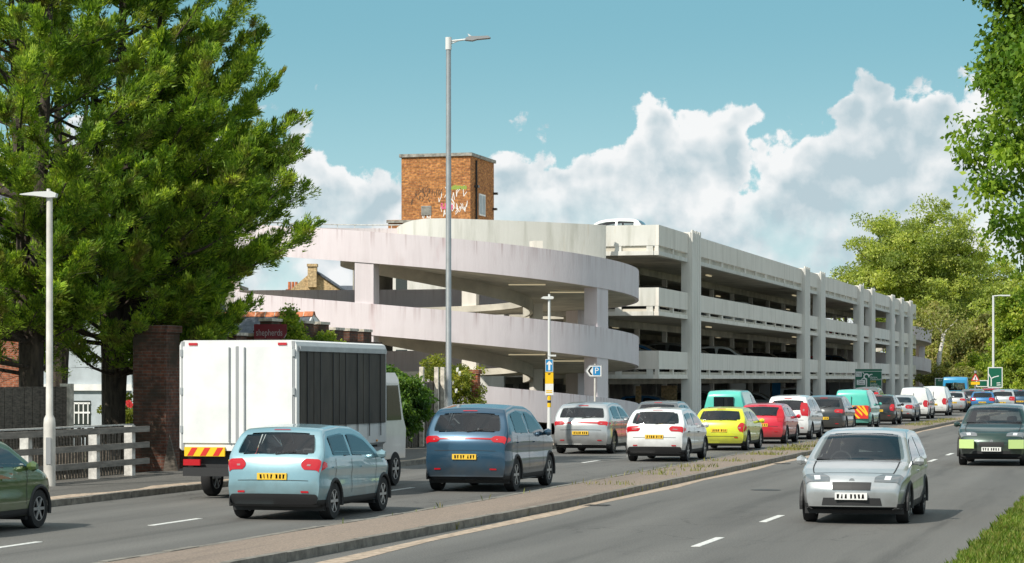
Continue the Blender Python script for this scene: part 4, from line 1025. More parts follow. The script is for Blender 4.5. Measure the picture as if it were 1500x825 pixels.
        if kind in ('hatch', 'suv', 'mpv') and spec['rw'] and rw:
            i_ = K.i_rear(spec['rw'][1] + .035); skin('brake_light', K.patch(i_ - .3, i_ + .3, lambda ii: K.j_x(ii, .22), lambda ii: nr1 + 0 * ii, 3, 4, .012), 'tail_red')
            q = MB(); zw = (spec['rw'][0] + .03) * kz; yw = float(K.at_i(g_['y'], K.i_rear(spec['rw'][0] + .02))) - L_ / 2; q.bar((.02, yw - .025, zw), (.36, yw + .0, zw + .05), .014, .014); lp('wiper', q, 'plastic_black', t)
        i_ = K.i_front(.70); yb_ = float(K.at_i(g_['yr'], i_)) - L_ / 2; q = MB(); q.tube([(0, yb_ - .01, .695 * kz), (0, yb_ + .014, .695 * kz)], .045, 14); lp('badge', q, 'rim', t)
        if kind == 'van':
            q = MB(); q.box(-.008, .008, -L_ / 2 - .012, -L_ / 2 + .03, .50, 1.55 * kz); lp('door_seam', q, 'plastic_black', t)
            q = MB(); q.box(-.45, -.2, -L_ / 2 - .028, -L_ / 2, .93, .97); lp('door_handle', q, 'plastic_black', t)
        elif kind != 'bus':
            for sg in (-1, 1): skin('reflector', K.patch(K.i_rear(.44), K.i_rear(.47), lambda ii: K.j_x(ii, .88), lambda ii: K.j_x(ii, .70), 3, 4, .012, (sg,)), 'tail_red')
    return t
RL, LL = -13.9, -17.5
def lane(px, X): return onX(px, X, 0.0)
V_ = vehicle
V_('hatch', 'car', 'pale blue hatchback beside the white box truck', 'car', lane(398, -14.2), 'pale_blue', H=1.56, tl=(.80, .97, .66), step=.035)
V_('suv', 'car', 'dark blue sport utility car driving behind the white hatchback', 'car', lane(680, RL), 'navy', H=1.80, tl=(.98, 1.10, .70), strip=True, step=.035)
V_('suv', 'car', 'silver sport utility car passing the post with the one way arrow sign', 'car', lane(850, LL), 'silver', H=1.62, tl=(.96, 1.08, .66), strip=True)
V_('hatch', 'car', 'white hatchback with red tail lights behind the lime yellow car', 'car', lane(958, -13.8), 'white', H=1.52, tl=(.84, .98, .56), step=.035)
V_('hatch', 'car', 'grey hatchback following the teal van without chevrons', 'car', lane(960, LL), 'grey', H=1.56, tl=(.80, 1.0, .70))
V_('hatch', 'car', 'lime yellow hatchback between the white hatchback and the red car', 'car', lane(1053, RL), 'lime', H=1.42, tl=(.66, .96, .84))
tv = V_('van', 'van', 'teal van with a rear window beside the lime yellow car', 'van', lane(1060, LL), 'teal', H=1.88)
q = MB(); q.box(-.42, .42, -2.262, -2.20, 1.22, 1.62); lp('rear_window', q, 'glass_dark', tv)
V_('hatch', 'car', 'bright red hatchback behind the white people carrier', 'car', lane(1114, RL), 'red', H=1.46, tl=(.82, 1.28, .74))
V_('mpv', 'car', 'white people carrier with a large dark rear window', 'car', lane(1153, RL), 'white', H=1.72)
V_('suv', 'car', 'charcoal car between the white people carrier and the chevron van', 'car', lane(1205, RL), 'dark_grey', H=1.64, tl=(.94, 1.10, .62))
cv = V_('van', 'van', 'teal van with red and yellow chevrons on its rear doors', 'van', lane(1247, RL), 'teal', H=1.86)
q = MB(); q.box(-.80, .80, -2.275, -2.235, .50, 1.12); cb = lp('chevron_panel', q, 'chevron_red', cv)
for sg in (-1, 1):
    for k in range(4):
        q = MB(); x0 = .02 + k * .22
        pl = [(sg * min(x0, .79), .51 + 0), (sg * min(x0 + .11, .79), .51), (sg * min(x0 + .11 + .0, .79), .51)]
        poly = [(sg * x0, .80), (sg * min(.79, x0 + .30), .51), (sg * min(.79, x0 + .41), .51), (sg * x0, .92)] if k == 0 else [(sg * (x0 - .2), 1.11), (sg * min(.79, x0 + .28), .62 + .0), (sg * min(.79, x0 + .28), .74), (sg * (x0 - .09), 1.11)]
        q.prism([(a, b) for a, b in poly], (0, -2.276 - .0012 * k, 0), (1, 0, 0), (0, 0, 1), (0, -.003, 0)); lp('chevron', q, 'chevron_yellow', cb)
V_('mpv', 'van', 'dark grey van passing the green roundabout sign', 'van', lane(1268, LL), 'grey', H=1.86)
V_('hatch', 'car', 'black hatchback ahead of the chevron van', 'car', lane(1286, RL), 'black', H=1.55, tl=(.70, 1.02, .80))
V_('sedan', 'car', 'silver saloon car behind the first plain white van', 'car', lane(1315, RL), 'silver', H=1.45)
V_('van', 'van', 'plain white van just ahead of the silver saloon', 'van', lane(1338, RL), 'van_white', H=1.86)
V_('van', 'van', 'plain white van just behind the small silver hatchback', 'van', lane(1367, RL), 'van_white', H=1.9)
V_('hatch', 'car', 'small silver hatchback alongside the blue minibus', 'car', lane(1396, RL), 'silver', H=1.5, tl=(.84, .98, .62))
V_('bus', 'minibus', 'blue minibus with a wide dark rear window', 'minibus', lane(1399, -16.6), 'bus_blue', H=2.55)
V_('suv', 'car', 'grey sport utility car next to the blue minibus', 'car', lane(1423, -13.0), 'grey', H=1.65)
def gp(px, py): return at(px, F * EYE / (py - HZ))
V_('hatch', 'car', 'small blue hatchback in front of the dark red car', 'car', gp(1439, 604), 'blue', H=1.5)
V_('suv', 'car', 'dark red car waiting under the red triangle sign', 'car', gp(1450, 599.5), 'dark_red', H=1.68)
V_('suv', 'car', 'silver car braking between the blue cars by the large green sign', 'car', gp(1468, 603.5), 'silver', H=1.62)
V_('hatch', 'car', 'dark blue car waiting beside the silver braking car', 'car', gp(1494, 603.5), 'navy', H=1.6)
V_('hatch', 'car', 'white car roof showing beyond the silver braking car', 'car', gp(1481, 595.5), 'white', H=1.5)
# oncoming traffic in the near carriageway
V_('hatch', 'car', 'pale silver hatchback driving along the grass verge side', 'car', at(1288, 42.6), 'silver', heading=pi, H=1.5, step=.035, plate='plate_yellow')
dg_ = V_('suv', 'car', 'dark green car with pale lime bumper corners', 'car', onX(1452, -4.3) + Vector((0, 4.5, 0)), 'dark_green', heading=pi, H=1.65)
for sg in (-1, 1):
    q = MB(); q.obox((sg * .66, 2.20, .60), (.20, -sg * .06, 0), (0, .06, 0), (0, 0, .12)); lp('bumper_corner', q, 'hi_vis', dg_)
V_('hatch', 'car', 'mossy green car beside the cream lamp post', 'car', Vector((-17.9, 31.2, 0)), 'green', H=1.5, step=.035)

# white box truck
def truck():
    X0, X1 = -18.6, -16.15; pr = onX(350, -17.35); y0 = pr.y
    t = thing('box_truck', 'white box truck with rear doors and dark curtain side', 'truck', ((X0 + X1) / 2, y0, 0), 'traffic on the dual carriageway')
    truck_white = concrete('truck_white', (.74, .75, .75), (.62, .62, .60), (.50, .50, .47), .30)
    m = MB(); m.prism([(X0 + .05, .95), (X1 - .05, .95), (X1, 1.0), (X1, 3.02), (X1 - .03, 3.09), (X1 - .10, 3.12), (X0 + .10, 3.12), (X0 + .03, 3.09), (X0, 3.02), (X0, 1.0)], (0, y0, 0), (1, 0, 0), (0, 0, 1), (0, 5.6, 0)); bx = part('cargo_box', m, 'truck_white', t)
    for k in range(7):
        ya = y0 + .16 + k * .765; m = MB(); m.box(X1 + .002, X1 + .022 + .008 * (k % 2), ya, ya + .757, 1.42, 2.90); part('curtain_panel', m, 'curtain_brown', bx)
        m = MB(); m.box(X1 + .032, X1 + .040, ya + .36, ya + .40, 1.15, 2.9); part('strap', m, 'plastic_black', bx)
    m = MB(); m.box(X1 + .003, X1 + .05, y0 + .1, y0 + 5.5, 2.905, 3.0); part('top_rail', m, 'galvanised', bx)
    for k in range(5): m = MB(); m.box(X1 + .003, X1 + .02, y0 + .5 + k * 1.1, y0 + .58 + k * 1.1, 1.02, 1.06); part('side_marker', m, 'amber', bx)
    for xx in (X0 + .03, X1 - .075):
        for zz in (1.3, 2.05, 2.8): m = MB(); m.box(xx, xx + .05, y0 - .045, y0 - .004, zz, zz + .14); part('hinge', m, 'galvanised', bx)
    for xx in (X0 + .2, X1 - .38): m = MB(); m.box(xx, xx + .18, y0 - .025, y0 - .002, 3.02, 3.07); part('top_lamp', m, 'tail_red', bx)
    for sg in (0, 1):
        m = MB(); a = X0 + .08 + sg * 1.165; m.box(a, a + 1.125, y0 - .03, y0 - .003, 1.10, 3.0); d = part('rear_door', m, 'van_paint' if 'van_paint' in MAT else paint('van_white', (1, 1, 1)), bx)
    for sg in (-1, 1):
        m = MB(); m.tube([((X0 + X1) / 2 + sg * .16, y0 - .05, 1.12), ((X0 + X1) / 2 + sg * .16, y0 - .05, 2.98)], .018, 6); part('locking_bar', m, 'galvanised', bx)
    m = MB(); m.box((X0 + X1) / 2 - .03, (X0 + X1) / 2 + .03, y0 - .036, y0 - .031, 1.1, 3.0); part('door_seam', m, 'lamp_grey', bx)
    for a in (X0 + .04, X1 - .10): m = MB(); m.box(a, a + .06, y0 - .012, y0 - .001, .96, 3.1); part('corner_post', m, 'lamp_grey', bx)
    m = MB(); m.box(X0 + .1, X1 - .1, y0 - .08, y0 + .05, .45, .62); part('bumper_bar', m, 'plastic_black', t)
    for a in (X0 + .12, X1 - 1.0):
        m = MB(); m.box(a, a + .85, y0 - .05, y0 - .004, .84, 1.02); mp_ = part('marker_board', m, 'sign_yellow', t)
        for k in range(3):
            m = MB(); m.prism([(0, .85), (.12, .85), (.22, 1.01), (.10, 1.01)], (a + .06 + k * .27, y0 - .051, 0), (1, 0, 0), (0, 0, 1), (0, -.004, 0)); part('marker_stripe', m, 'chevron_red', mp_)
    m = MB(); m.box(-17.53, -17.0, y0 - .1, y0 - .081, .66, .78); part('number_plate', m, 'plate_yellow', t)
    for a in (X0 + .1, X1 - .45): m = MB(); m.box(a, a + .35, y0 - .06, y0, .66, .78); part('tail_light', m, 'tail_red', t)
    m = MB(); m.box(X0 + .25, X1 - .25, y0 + .1, y0 + 7.2, .55, .948); part('chassis', m, 'plastic_black', t)
    c = MB(); c.prism([(5.75, .6), (7.35, .6), (7.4, 1.25), (7.2, 1.5), (6.85, 2.35), (6.6, 2.5), (5.75, 2.5)], (X0 + .12, y0, 0), (0, 1, 0), (0, 0, 1), (X1 - X0 - .24, 0, 0)); cb_ = part('cab', c, paint('van_white', (1, 1, 1)), t)
    m = MB(); m.prism([(6.0, 1.45), (7.05, 1.45), (6.78, 2.22), (6.0, 2.22)], (X1 - .118, y0, 0), (0, 1, 0), (0, 0, 1), (.01, 0, 0)); part('side_window', m, 'glass_dark', cb_)
    tm, rm, hm = wheel_mesh(.38)
    for yy in (1.2, 6.6):
        for xx in (X0 + .2, X1 - .2):
            w_ = link('wheel', hm, t); w_.location = (xx - (X0 + X1) / 2, yy, .38); link('tyre', tm, w_); link('rim', rm, w_)
    m = MB(); m.box(X1 - .12, X1 - .02, y0 + 1.9, y0 + 5.4, .52, .9); part('side_guard', m, 'lamp_grey', t)
truck()
# parked on the decks
def parked(kind, p, colour, heading, label, H=None):
    return V_(kind, 'car', label, 'car', p, colour, heading=heading, H=H, group='cars parked in the car park', wheels=True, detail=False)
p = at(952, 118.4); p.z = FLOORS[2]
V_('hatch', 'car', 'white hatchback parked behind the roof parapet', 'car', p, 'white', heading=pi / 2, H=1.56, group='cars parked in the car park')
cols = ['dark_grey', 'silver', 'navy', 'black', 'grey', 'red', 'white', 'blue']
protos = {}
def copy_tree(o, parent=None):
    c = o.copy(); COL.objects.link(c); c.parent = parent
    for ch in list(o.children): copy_tree(ch, c)
    return c
spots = [(0, 4.5), (0, 9.5), (0, 19.8), (0, 24.6), (0, 35.3), (0, 51), (0, 66), (0, 74), (0, 90), (1, 7.5), (1, 14.8), (1, 22.2), (1, 42.5), (1, 55), (1, 61.5), (1, 83), (1, 105),
         (-1, 13), (-1, 28), (-1, 47), (-1, 70), (-1, 96)]
word = {0: 'first deck', 1: 'second deck', -1: 'ground floor'}
for i, (lv, dy) in enumerate(spots):
    col = cols[(i * 5 + 2) % 8]; z = .02 if lv < 0 else FLOORS[lv]
    pos = Vector((XF - .9 - 2.05, YS + dy, z)); bay = sum(1 for c_ in COLY if c_ < YS + dy); lab = '%s car parked on the %s %s' % (col.replace('_', ' '), word[lv], ['beside the near spiral ramp', 'between the first and second columns', 'between the second and third columns', 'between the third and fourth columns', 'between the fourth and fifth columns', 'between the fifth and sixth columns', 'between the sixth and seventh columns', 'between the last two columns', 'past the last column'][bay])
    if col not in protos:
        t = parked('hatch' if i % 2 else 'suv', Vector((0, 0, 0)), col, -pi / 2, lab); protos[col] = t
    else:
        t = copy_tree(protos[col]); t['label'] = lab
    t.location = pos

# ------------------------------------------------------------------ street furniture
rv = Vector((CS, SN, 0)); fv = Vector((-SN, CS, 0)); ZV = Vector((0, 0, 1))
def lamp_post(base, height, r0, r1, label, mm, head=None, arm=None):
    t = thing('street_lamp', label, 'street lamp', base); b = Vector(base)
    m = MB()
    if mm == 'pole_cream': m.tube([b, b + Vector((0, 0, 1.30)), b + Vector((0, 0, 1.42)), b + Vector((0, 0, 1.5)), b + Vector((0, 0, height))], [.125, .125, .115, r0, r1], 14)
    else: m.tube([b, b + Vector((0, 0, 1.6)), b + Vector((0, 0, 1.7)), b + Vector((0, 0, height))], [r0 * 1.35, r0 * 1.35, r0, r1], 14)
    part('pole', m, mm, t, smooth=True)
    m = MB(); m.obox(b + Vector((0, 0, .75)) - fv * (.127 if mm == 'pole_cream' else r0 * 1.36), rv * .05, ZV * .28, fv * .006); part('inspection_door', m, 'lamp_grey', t)
    return t
# cream post at the timber rail
b = at(72.5, 50.0, .11); t = lamp_post(b, 6.06, .075, .062, 'cream lamp post with flat head by the timber railing', 'pole_cream')
hd = b + Vector((0, 0, 6.1))
m = MB(); m.prism([(.14, -.05), (.16, .03), (.05, .075), (-.30, .06), (-.60, .015), (-.60, 0), (-.3, -.02), (.0, -.06)], hd + fv * -.12, rv, ZV, fv * .24); h_ = part('lamp_head', m, 'pole_white', t)
m = MB(); m.tube([hd + rv * -.02 + ZV * .06, hd + rv * -.02 + ZV * .13], .04, 10); part('photocell', m, 'pole_cream', h_)
# tall grey column
D_ = DX(658, -20.4); b = at(657, D_, .11); t = lamp_post(b, 12.35, .088, .075, 'tall grey lamp column in front of the lilac ramp', 'galvanised')
hd = b + Vector((0, 0, 12.35)); 
m = MB(); m.tube([hd + ZV * -.25, hd + ZV * .12], .095, 12); part('bracket_collar', m, 'pole_white', t)
m = MB(); m.tube([hd + ZV * .0, hd + rv * .55 + ZV * .06], [.032, .028], 8); m.tube([hd + ZV * -.1, hd + rv * .3 + ZV * .02], .018, 6); part('arm', m, 'pole_white', t)
hh = hd + rv * .50 + ZV * .07
m = MB(); m.prism([(0, -.04), (.02, .03), (.14, .075), (.35, .07), (.68, .085), (.76, .03), (.72, .015), (.35, -.02), (.22, -.06), (.1, -.05)], hh + fv * -.14, rv, ZV, fv * .28); h_ = part('lamp_head', m, 'lamp_grey', t)
m = MB(); m.prism([(.12, .07), (.07, .16), (.10, .15), (.2, .08)], hh + fv * -.02, rv, ZV, fv * .04); part('photocell', m, 'pole_white', h_)
# small column carrying the one way arrow and notices
D_ = DX(806, -20.5); b = at(804.5, D_, .11); t = thing('sign_post', 'thin white lamp post with blue arrow sign and yellow notices', 'sign post', b)
m = MB(); m.tube([b, b + ZV * 2.0, b + ZV * 5.1], [.085, .055, .045], 12); part('pole', m, 'pole_white', t, smooth=True)
m = MB(); top_ = b + ZV * 5.1; m.prism([(-.30, -.02), (-.22, .045), (.1, .06), (.16, .03), (.14, -.04), (-.1, -.05)], top_ + fv * -.1, rv, ZV, fv * .2); h_ = part('lamp_head', m, 'pole_white', t)
m = MB(); m.tube([top_ + ZV * .05, top_ + ZV * .13], .04, 8); part('photocell', m, 'pole_white', h_)
def plate_on(c, w, h, mm, nm, par, th=.02, front=.07):
    o = c + fv * -front; m = MB(); m.obox(o, rv * w / 2, ZV * h / 2, fv * th / 2); pl = part(nm, m, mm, par); return pl, o + fv * (-th / 2 - .002)
zc = lambda py: EYE + (HZ - py) * D_ / F
c = Vector((b.x, b.y, 0))
pl, o = plate_on(c + ZV * zc(535.5), .27, .44, 'sign_blue', 'arrow_sign', t)
m = MB(); m.prism([(-.035, -.17), (.035, -.17), (.035, .04), (.09, .02), (.09, .07), (0, .17), (-.09, .07), (-.09, .02), (-.035, .04)], o, rv, ZV, fv * -.004); part('arrow', m, 'sign_white', pl)
m = MB()
for a, d_, e, f_ in ((-.135, .135, .207, .22), (-.135, .135, -.22, -.207), (-.135, -.122, -.207, .207), (.122, .135, -.207, .207)):
    m.prism([(a, e), (d_, e), (d_, f_), (a, f_)], o, rv, ZV, fv * -.003)
part('border', m, 'sign_white', pl)
pl, o = plate_on(c + ZV * zc(554), .285, .40, 'sign_yellow', 'notice', t)
m = MB(); m.prism([(-.06, .16), (.05, .18), (.03, .13), (-.02, .11)], o, rv, ZV, fv * -.003); part('notice_print', m, 'sign_black', pl)
pl, o = plate_on(c + ZV * zc(570.5), .29, .40, 'sign_white', 'notice', t)
for k, zz in enumerate((-.06, -.12)):
    m = MB(); m.prism([(-.11, zz), (.1, zz), (.1, zz + .035), (-.11, zz + .035)], o, rv, ZV, fv * -.003); part('notice_print', m, 'sign_yellow', pl)
for py, mm in ((583, 'sign_yellow'), (590, 'sign_black'), (593.5, 'sign_yellow')):
    m = MB(); cc = c + ZV * zc(py); m.tube([cc + ZV * -.075, cc + ZV * .075], .068 if mm != 'sign_black' else .066, 12); part('sticker', m, mm, t)
m = MB(); cc = c + ZV * zc(521) + rv * .1; m.obox(cc, rv * .14, ZV * .03, fv * .06); part('sign_light', m, 'pole_white', t)
# parking sign
D_ = DX(872, -20.7); b = at(871.5, D_, .11); t = thing('parking_sign', 'white arrow shaped parking sign with blue square on a post', 'sign', b)
zc = lambda py: EYE + (HZ - py) * D_ / F
m = MB(); m.tube([b, b + ZV * (zc(533) - b.z)], .038, 10); part('pole', m, 'pole_cream', t)
c = Vector((b.x, b.y, zc(543.5))) + rv * .0
m = MB(); m.prism([(-.34, 0), (-.20, .20), (.24, .20), (.24, -.20), (-.20, -.20)], c + fv * -.06, rv, ZV, fv * .02); pl = part('sign_board', m, 'sign_white', t)
o = c + fv * -.062
m = MB(); m.prism([(-.28, 0), (-.17, .155), (-.09, .155), (-.20, 0), (-.09, -.155), (-.17, -.155)], o, rv, ZV, fv * -.003); part('chevron_mark', m, 'sign_black', pl)
m = MB(); m.prism([(-.075, -.165), (.20, -.165), (.20, .165), (-.075, .165)], o, rv, ZV, fv * -.003); bl = part('blue_square', m, 'sign_blue', pl)
part('letter', text_mb('P', .33, o + rv * .062 + fv * -.005, rv, ZV), 'sign_white', bl)
m = MB()
for e0, e1 in (((-.36, 0), (-.21, .215)), ((-.21, .215), (.255, .215)), ((.255, .215), (.255, -.215)), ((.255, -.215), (-.21, -.215)), ((-.21, -.215), (-.36, 0))):
    m.bar(c + fv * -.05 + rv * e0[0] + ZV * e0[1], c + fv * -.05 + rv * e1[0] + ZV * e1[1], .03, .03)
part('sign_edge', m, 'lamp_grey', pl)

def rect(o, a, b, c, d, mm, nm, par, dep=.003):
    m = MB(); m.prism([(a, c), (b, c), (b, d), (a, d)], o, rv, ZV, fv * -dep); return part(nm, m, mm, par)
# roundabout direction sign
D_ = DX(1272, -20.9); k_ = D_ / F
t = thing('direction_sign', 'green roundabout direction sign in front of the car park columns', 'sign', at(1272, D_, .11))
def Q(px, py): return at(px, D_, EYE + (HZ - py) * k_)
for px in (1260, 1284): m = MB(); m.tube([Q(px, 0).xy.to_3d() + ZV * .1, Q(px, 545)], .06, 8); part('sign_leg', m, 'lamp_grey', t)
m = MB(); c = Q(1272, 557.5) + fv * -.1; hw, hh2 = 19.5 * k_, 16.8 * k_; m.obox(c, rv * hw, ZV * hh2, fv * .02); sb = part('sign_board', m, 'sign_green', t)
o = c + fv * -.024
def sx(x): return (x - 547) / 1100 * 48 * k_      # picture units measured on the sign
def sz(z): return (493 - (z + 69)) / 825 * 36 * k_ + .0
def RB(a, b, c_, d_, mm, nm, dep=.004): return rect(o, sx(a), sx(b), sz(d_), sz(c_), mm, nm, sb, dep)
for a, b_, c_, d_ in ((95, 985, 108, 122), (95, 985, 700, 715), (82, 97, 108, 715), (985, 1000, 108, 715)): RB(a, b_, c_, d_, 'sign_white', 'border')
wb1 = RB(112, 318, 140, 295, 'sign_white', 'white_panel'); wb2 = RB(150, 430, 405, 575, 'sign_white', 'white_panel')
part('lettering', text_mb('Hosp', .17, o + rv * sx(215) + ZV * sz(185) + fv * -.006, rv, ZV, width=sx(300) - sx(135)), 'sign_black', wb1)
part('lettering', text_mb('A 120', .17, o + rv * sx(215) + ZV * sz(245) + fv * -.006, rv, ZV, width=sx(300) - sx(135)), 'sign_black', wb1)
part('lettering', text_mb('Town', .20, o + rv * sx(285) + ZV * sz(455) + fv * -.006, rv, ZV, width=sx(375) - sx(200)), 'sign_black', wb2)
part('lettering', text_mb('Centre', .20, o + rv * sx(290) + ZV * sz(525) + fv * -.006, rv, ZV, width=sx(395) - sx(185)), 'sign_black', wb2)
m = MB()
cx, cz, R0, R1 = sx(475), sz(290), .0, 0
ro, ri = sx(580) - sx(475), sx(535) - sx(475)
N_ = 22
for k in range(N_):
    a0_, a1_ = radians(-70 + (k - 0) * 305 / N_ - 0), radians(-70 + (k + 1) * 305 / N_)
    a0_, a1_ = radians(-20 + k * 300 / N_), radians(-20 + (k + 1) * 300 / N_)
    m.prism([(cx + ri * cos(a0_), cz + ri * sin(a0_)), (cx + ro * cos(a0_), cz + ro * sin(a0_)), (cx + ro * cos(a1_), cz + ro * sin(a1_)), (cx + ri * cos(a1_), cz + ri * sin(a1_))], o, rv, ZV, fv * -.004)
def stroke(x0, y0, x1, y1, wd):
    a = Vector((sx(x0), sz(y0))); b2 = Vector((sx(x1), sz(y1))); d = (b2 - a).normalized(); n_ = Vector((-d.y, d.x)) * wd
    m.prism([tuple(a + n_), tuple(a - n_), tuple(b2 - n_), tuple(b2 + n_)], o, rv, ZV, fv * -.0045)
stroke(475, 385, 475, 690, .045); stroke(395, 200, 345, 145, .03); stroke(560, 260, 620, 222, .04); stroke(620, 222, 675, 215, .03); stroke(390, 340, 305, 390, .035)
part('route_diagram', m, 'sign_white', sb)
for txt, yy, x1, mm in (('Harlow', 320, 835, 'sign_white'), ('Chelmsford', 385, 970, 'sign_white'), ('(A414)', 458, 785, 'sign_yellow'), ('London', 545, 835, 'sign_white'), ('Cambridge', 612, 945, 'sign_white'), ('(M11)', 672, 800, 'sign_white')):
    part('lettering', text_mb(txt, .20, o + rv * sx((600 + x1) / 2) + ZV * sz(yy) + fv * -.006, rv, ZV, width=sx(x1) - sx(600)), mm, sb)
# further green signs beyond
def green_board(px0, px1, py0, py1, D, label, legs, lines, diagram=False):
    k = D / F; ct = at((px0 + px1) / 2, D, EYE + (HZ - (py0 + py1) / 2) * k)
    t = thing('direction_sign', label, 'sign', (ct.x, ct.y, 0)); hw, hh = (px1 - px0) / 2 * k, (py1 - py0) / 2 * k
    for lx in legs: m = MB(); m.tube([Vector((ct.x, ct.y, 0)) + rv * lx * hw + fv * .1, ct + rv * lx * hw + fv * .1], .06, 8); part('sign_leg', m, 'lamp_grey', t)
    m = MB(); m.obox(ct, rv * hw, ZV * hh, fv * .02); sb = part('sign_board', m, 'sign_green', t); o = ct + fv * -.024; e = .07
    for a, b, c, d in ((-hw, hw, hh - e, hh), (-hw, hw, -hh, -hh + e), (-hw, -hw + e, -hh + e, hh - e), (hw - e, hw, -hh + e, hh - e)): rect(o, a, b, c, d, 'sign_white', 'border', sb)
    for txt, u, v, s_, w_ in lines: part('lettering', text_mb(txt, s_ * hh, o + rv * u * hw + ZV * v * hh + fv * -.006, rv, ZV, width=w_ * hw), 'sign_white', sb)
    if diagram:
        m = MB()
        for x0, z0, x1, z1, wd in ((-.55, -.85, -.55, -.1, .10), (-.55, -.1, -.9, .35, .08), (-.55, -.1, -.1, .05, .09), (-.1, .05, .5, .15, .09), (.2, -.75, .75, -.72, .08), (.2, -.55, .7, -.52, .08)):
            a = Vector((x0 * hw, z0 * hh)); b = Vector((x1 * hw, z1 * hh)); d = (b - a).normalized(); n_ = Vector((-d.y, d.x)) * wd * hw * .7
            m.prism([tuple(a + n_), tuple(a - n_), tuple(b - n_), tuple(b + n_)], o, rv, ZV, fv * -.004)
        part('route_diagram', m, 'sign_white', sb)
    return t
green_board(1369.5, 1397, 554, 569, 232, 'low green sign board partly hidden by the blue minibus', (-.7, .7), [('Bus Station', 0, .55, .42, 1.3)])
green_board(1447, 1468.5, 538, 568, 205, 'tall green direction sign beside the slim lamp column', (-.6, .6), [], True)
green_board(1430, 1447, 557, 567, 206, 'small green and grey sign next to the tall green sign', (-.5, .5), [])
# warning triangle
D_ = 196.0; k_ = D_ / F; b = at(1428.5, D_, 0); t = thing('warning_sign', 'red triangle warning sign above a yellow plate', 'sign', b)
m = MB(); m.tube([b, Vector((b.x, b.y, EYE + (HZ - 545) * k_))], .05, 8); part('pole', m, 'lamp_grey', t)
c = Vector((b.x, b.y, EYE + (HZ - 554) * k_)) + fv * -.07
m = MB(); m.prism([(-.36, -.22), (.36, -.22), (0, .42)], c, rv, ZV, fv * .02); tr = part('triangle', m, 'sign_red', t)
m = MB(); m.prism([(-.23, -.15), (.23, -.15), (0, .26)], c + fv * -.002, rv, ZV, fv * -.004); part('triangle_face', m, 'sign_white', tr)
m = MB(); m.prism([(-.035, -.12), (.035, -.12), (.035, .12), (-.035, .12)], c + fv * -.008, rv, ZV, fv * -.004); part('symbol', m, 'sign_black', tr)
m = MB(); m.obox(c + ZV * -.42 , rv * .36, ZV * .12, fv * .015); part('plate', m, 'sign_yellow', t)
m = MB(); m.tube([c + ZV * .42, c + ZV * .60], .10, 8); part('beacon', m, 'lamp_grey', t)
# slim far lamp column
D_ = 215.0; b = at(1455, D_, 0); t = thing('street_lamp', 'slim white lamp column rising behind the tall green sign', 'street lamp', b)
tz = EYE + (HZ - 433) * D_ / F
m = MB(); m.tube([b, b + ZV * tz], [.11, .09], 8); part('pole', m, 'pole_white', t)
m = MB(); m.tube([b + ZV * (tz - .05), b + ZV * (tz + .02) + rv * .8], .06, 6); m.obox(b + ZV * tz + rv * 1.1, rv * .4, fv * .12, ZV * .06); part('lamp_head', m, 'pole_white', t)

# timber railing beside the footway
ry = [onX(p, -23.05).y for p in (38, 138, 190)]
ry = [ry[0] - 10.2, ry[0] - 6.8, ry[0] - 3.4] + ry
t = thing('railing', 'low railing of dark timber rails on pale concrete posts', 'railing', (-23.05, ry[0], .1))
for i, yy in enumerate(ry):
    m = MB(); hgt = 1.28 if i == len(ry) - 1 else 1.16; m.box(-23.15, -22.95, yy - .09, yy + .09, .05, hgt); part('post', m, 'post_white', t)
for z in (1.13, .76, .38):
    for a, b in zip([ry[0] - .5] + ry[2::2], ry[2::2] + [ry[-1] + .75]):
        m = MB(); m.bar((-22.91, a, z + .06), (-22.91, b - .004, z + .06), .07, .135); part('rail', m, 'timber_rail', t)
# picket fence behind
fy0, fy1 = onX(-20, -24.1).y, onX(193, -24.1).y
t = thing('picket_fence', 'weathered picket fence behind the timber railing', 'fence', (-24.1, fy0, 0))
y = fy0
pk = MB().box(-.015, .015, -.045, .045, .05, 1.22).mesh('picket'); pk.materials.append(MAT['timber_dark'])
while y < fy1:
    o = link('picket', pk, t); o.location = (random.uniform(-.01, .01), y - fy0, random.uniform(-.03, .03)); o.rotation_euler.y = random.uniform(-.02, .02); o.rotation_euler.x = random.uniform(-.02, .02); y += .155
for z in (.35, 1.0): m = MB(); m.box(-24.19, -24.12, fy0, fy1, z, z + .08); part('fence_rail', m, 'timber_dark', t)
m = MB(); m.box(-24.16, -24.04, fy0, fy1, 1.235, 1.27); part('fence_cap', m, 'post_white', t)
# gate pier
p0, p1 = onX(243, -23.35), 0
t = thing('gate_pier', 'tall dark red brick gate pier at the railing end', 'gate pier', (-23.8, p0.y, 0))
m = MB(); m.box(-24.22, -23.35, p0.y, p0.y + .85, 0, 3.5); bd = part('shaft', m, 'brick_dark', t)
m = MB(); m.box(-24.27, -23.30, p0.y - .05, p0.y + .90, 3.502, 3.68); part('cap', m, 'brick_dark', t)
m = MB(); m.prism([(-.05, .0), (.35, .0), (.12, .9)], (-23.35, p0.y - .02, .1), (1, 0, 0), (0, 0, 1), (0, -.05, 0)); part('stay_board', m, 'timber_dark', t)
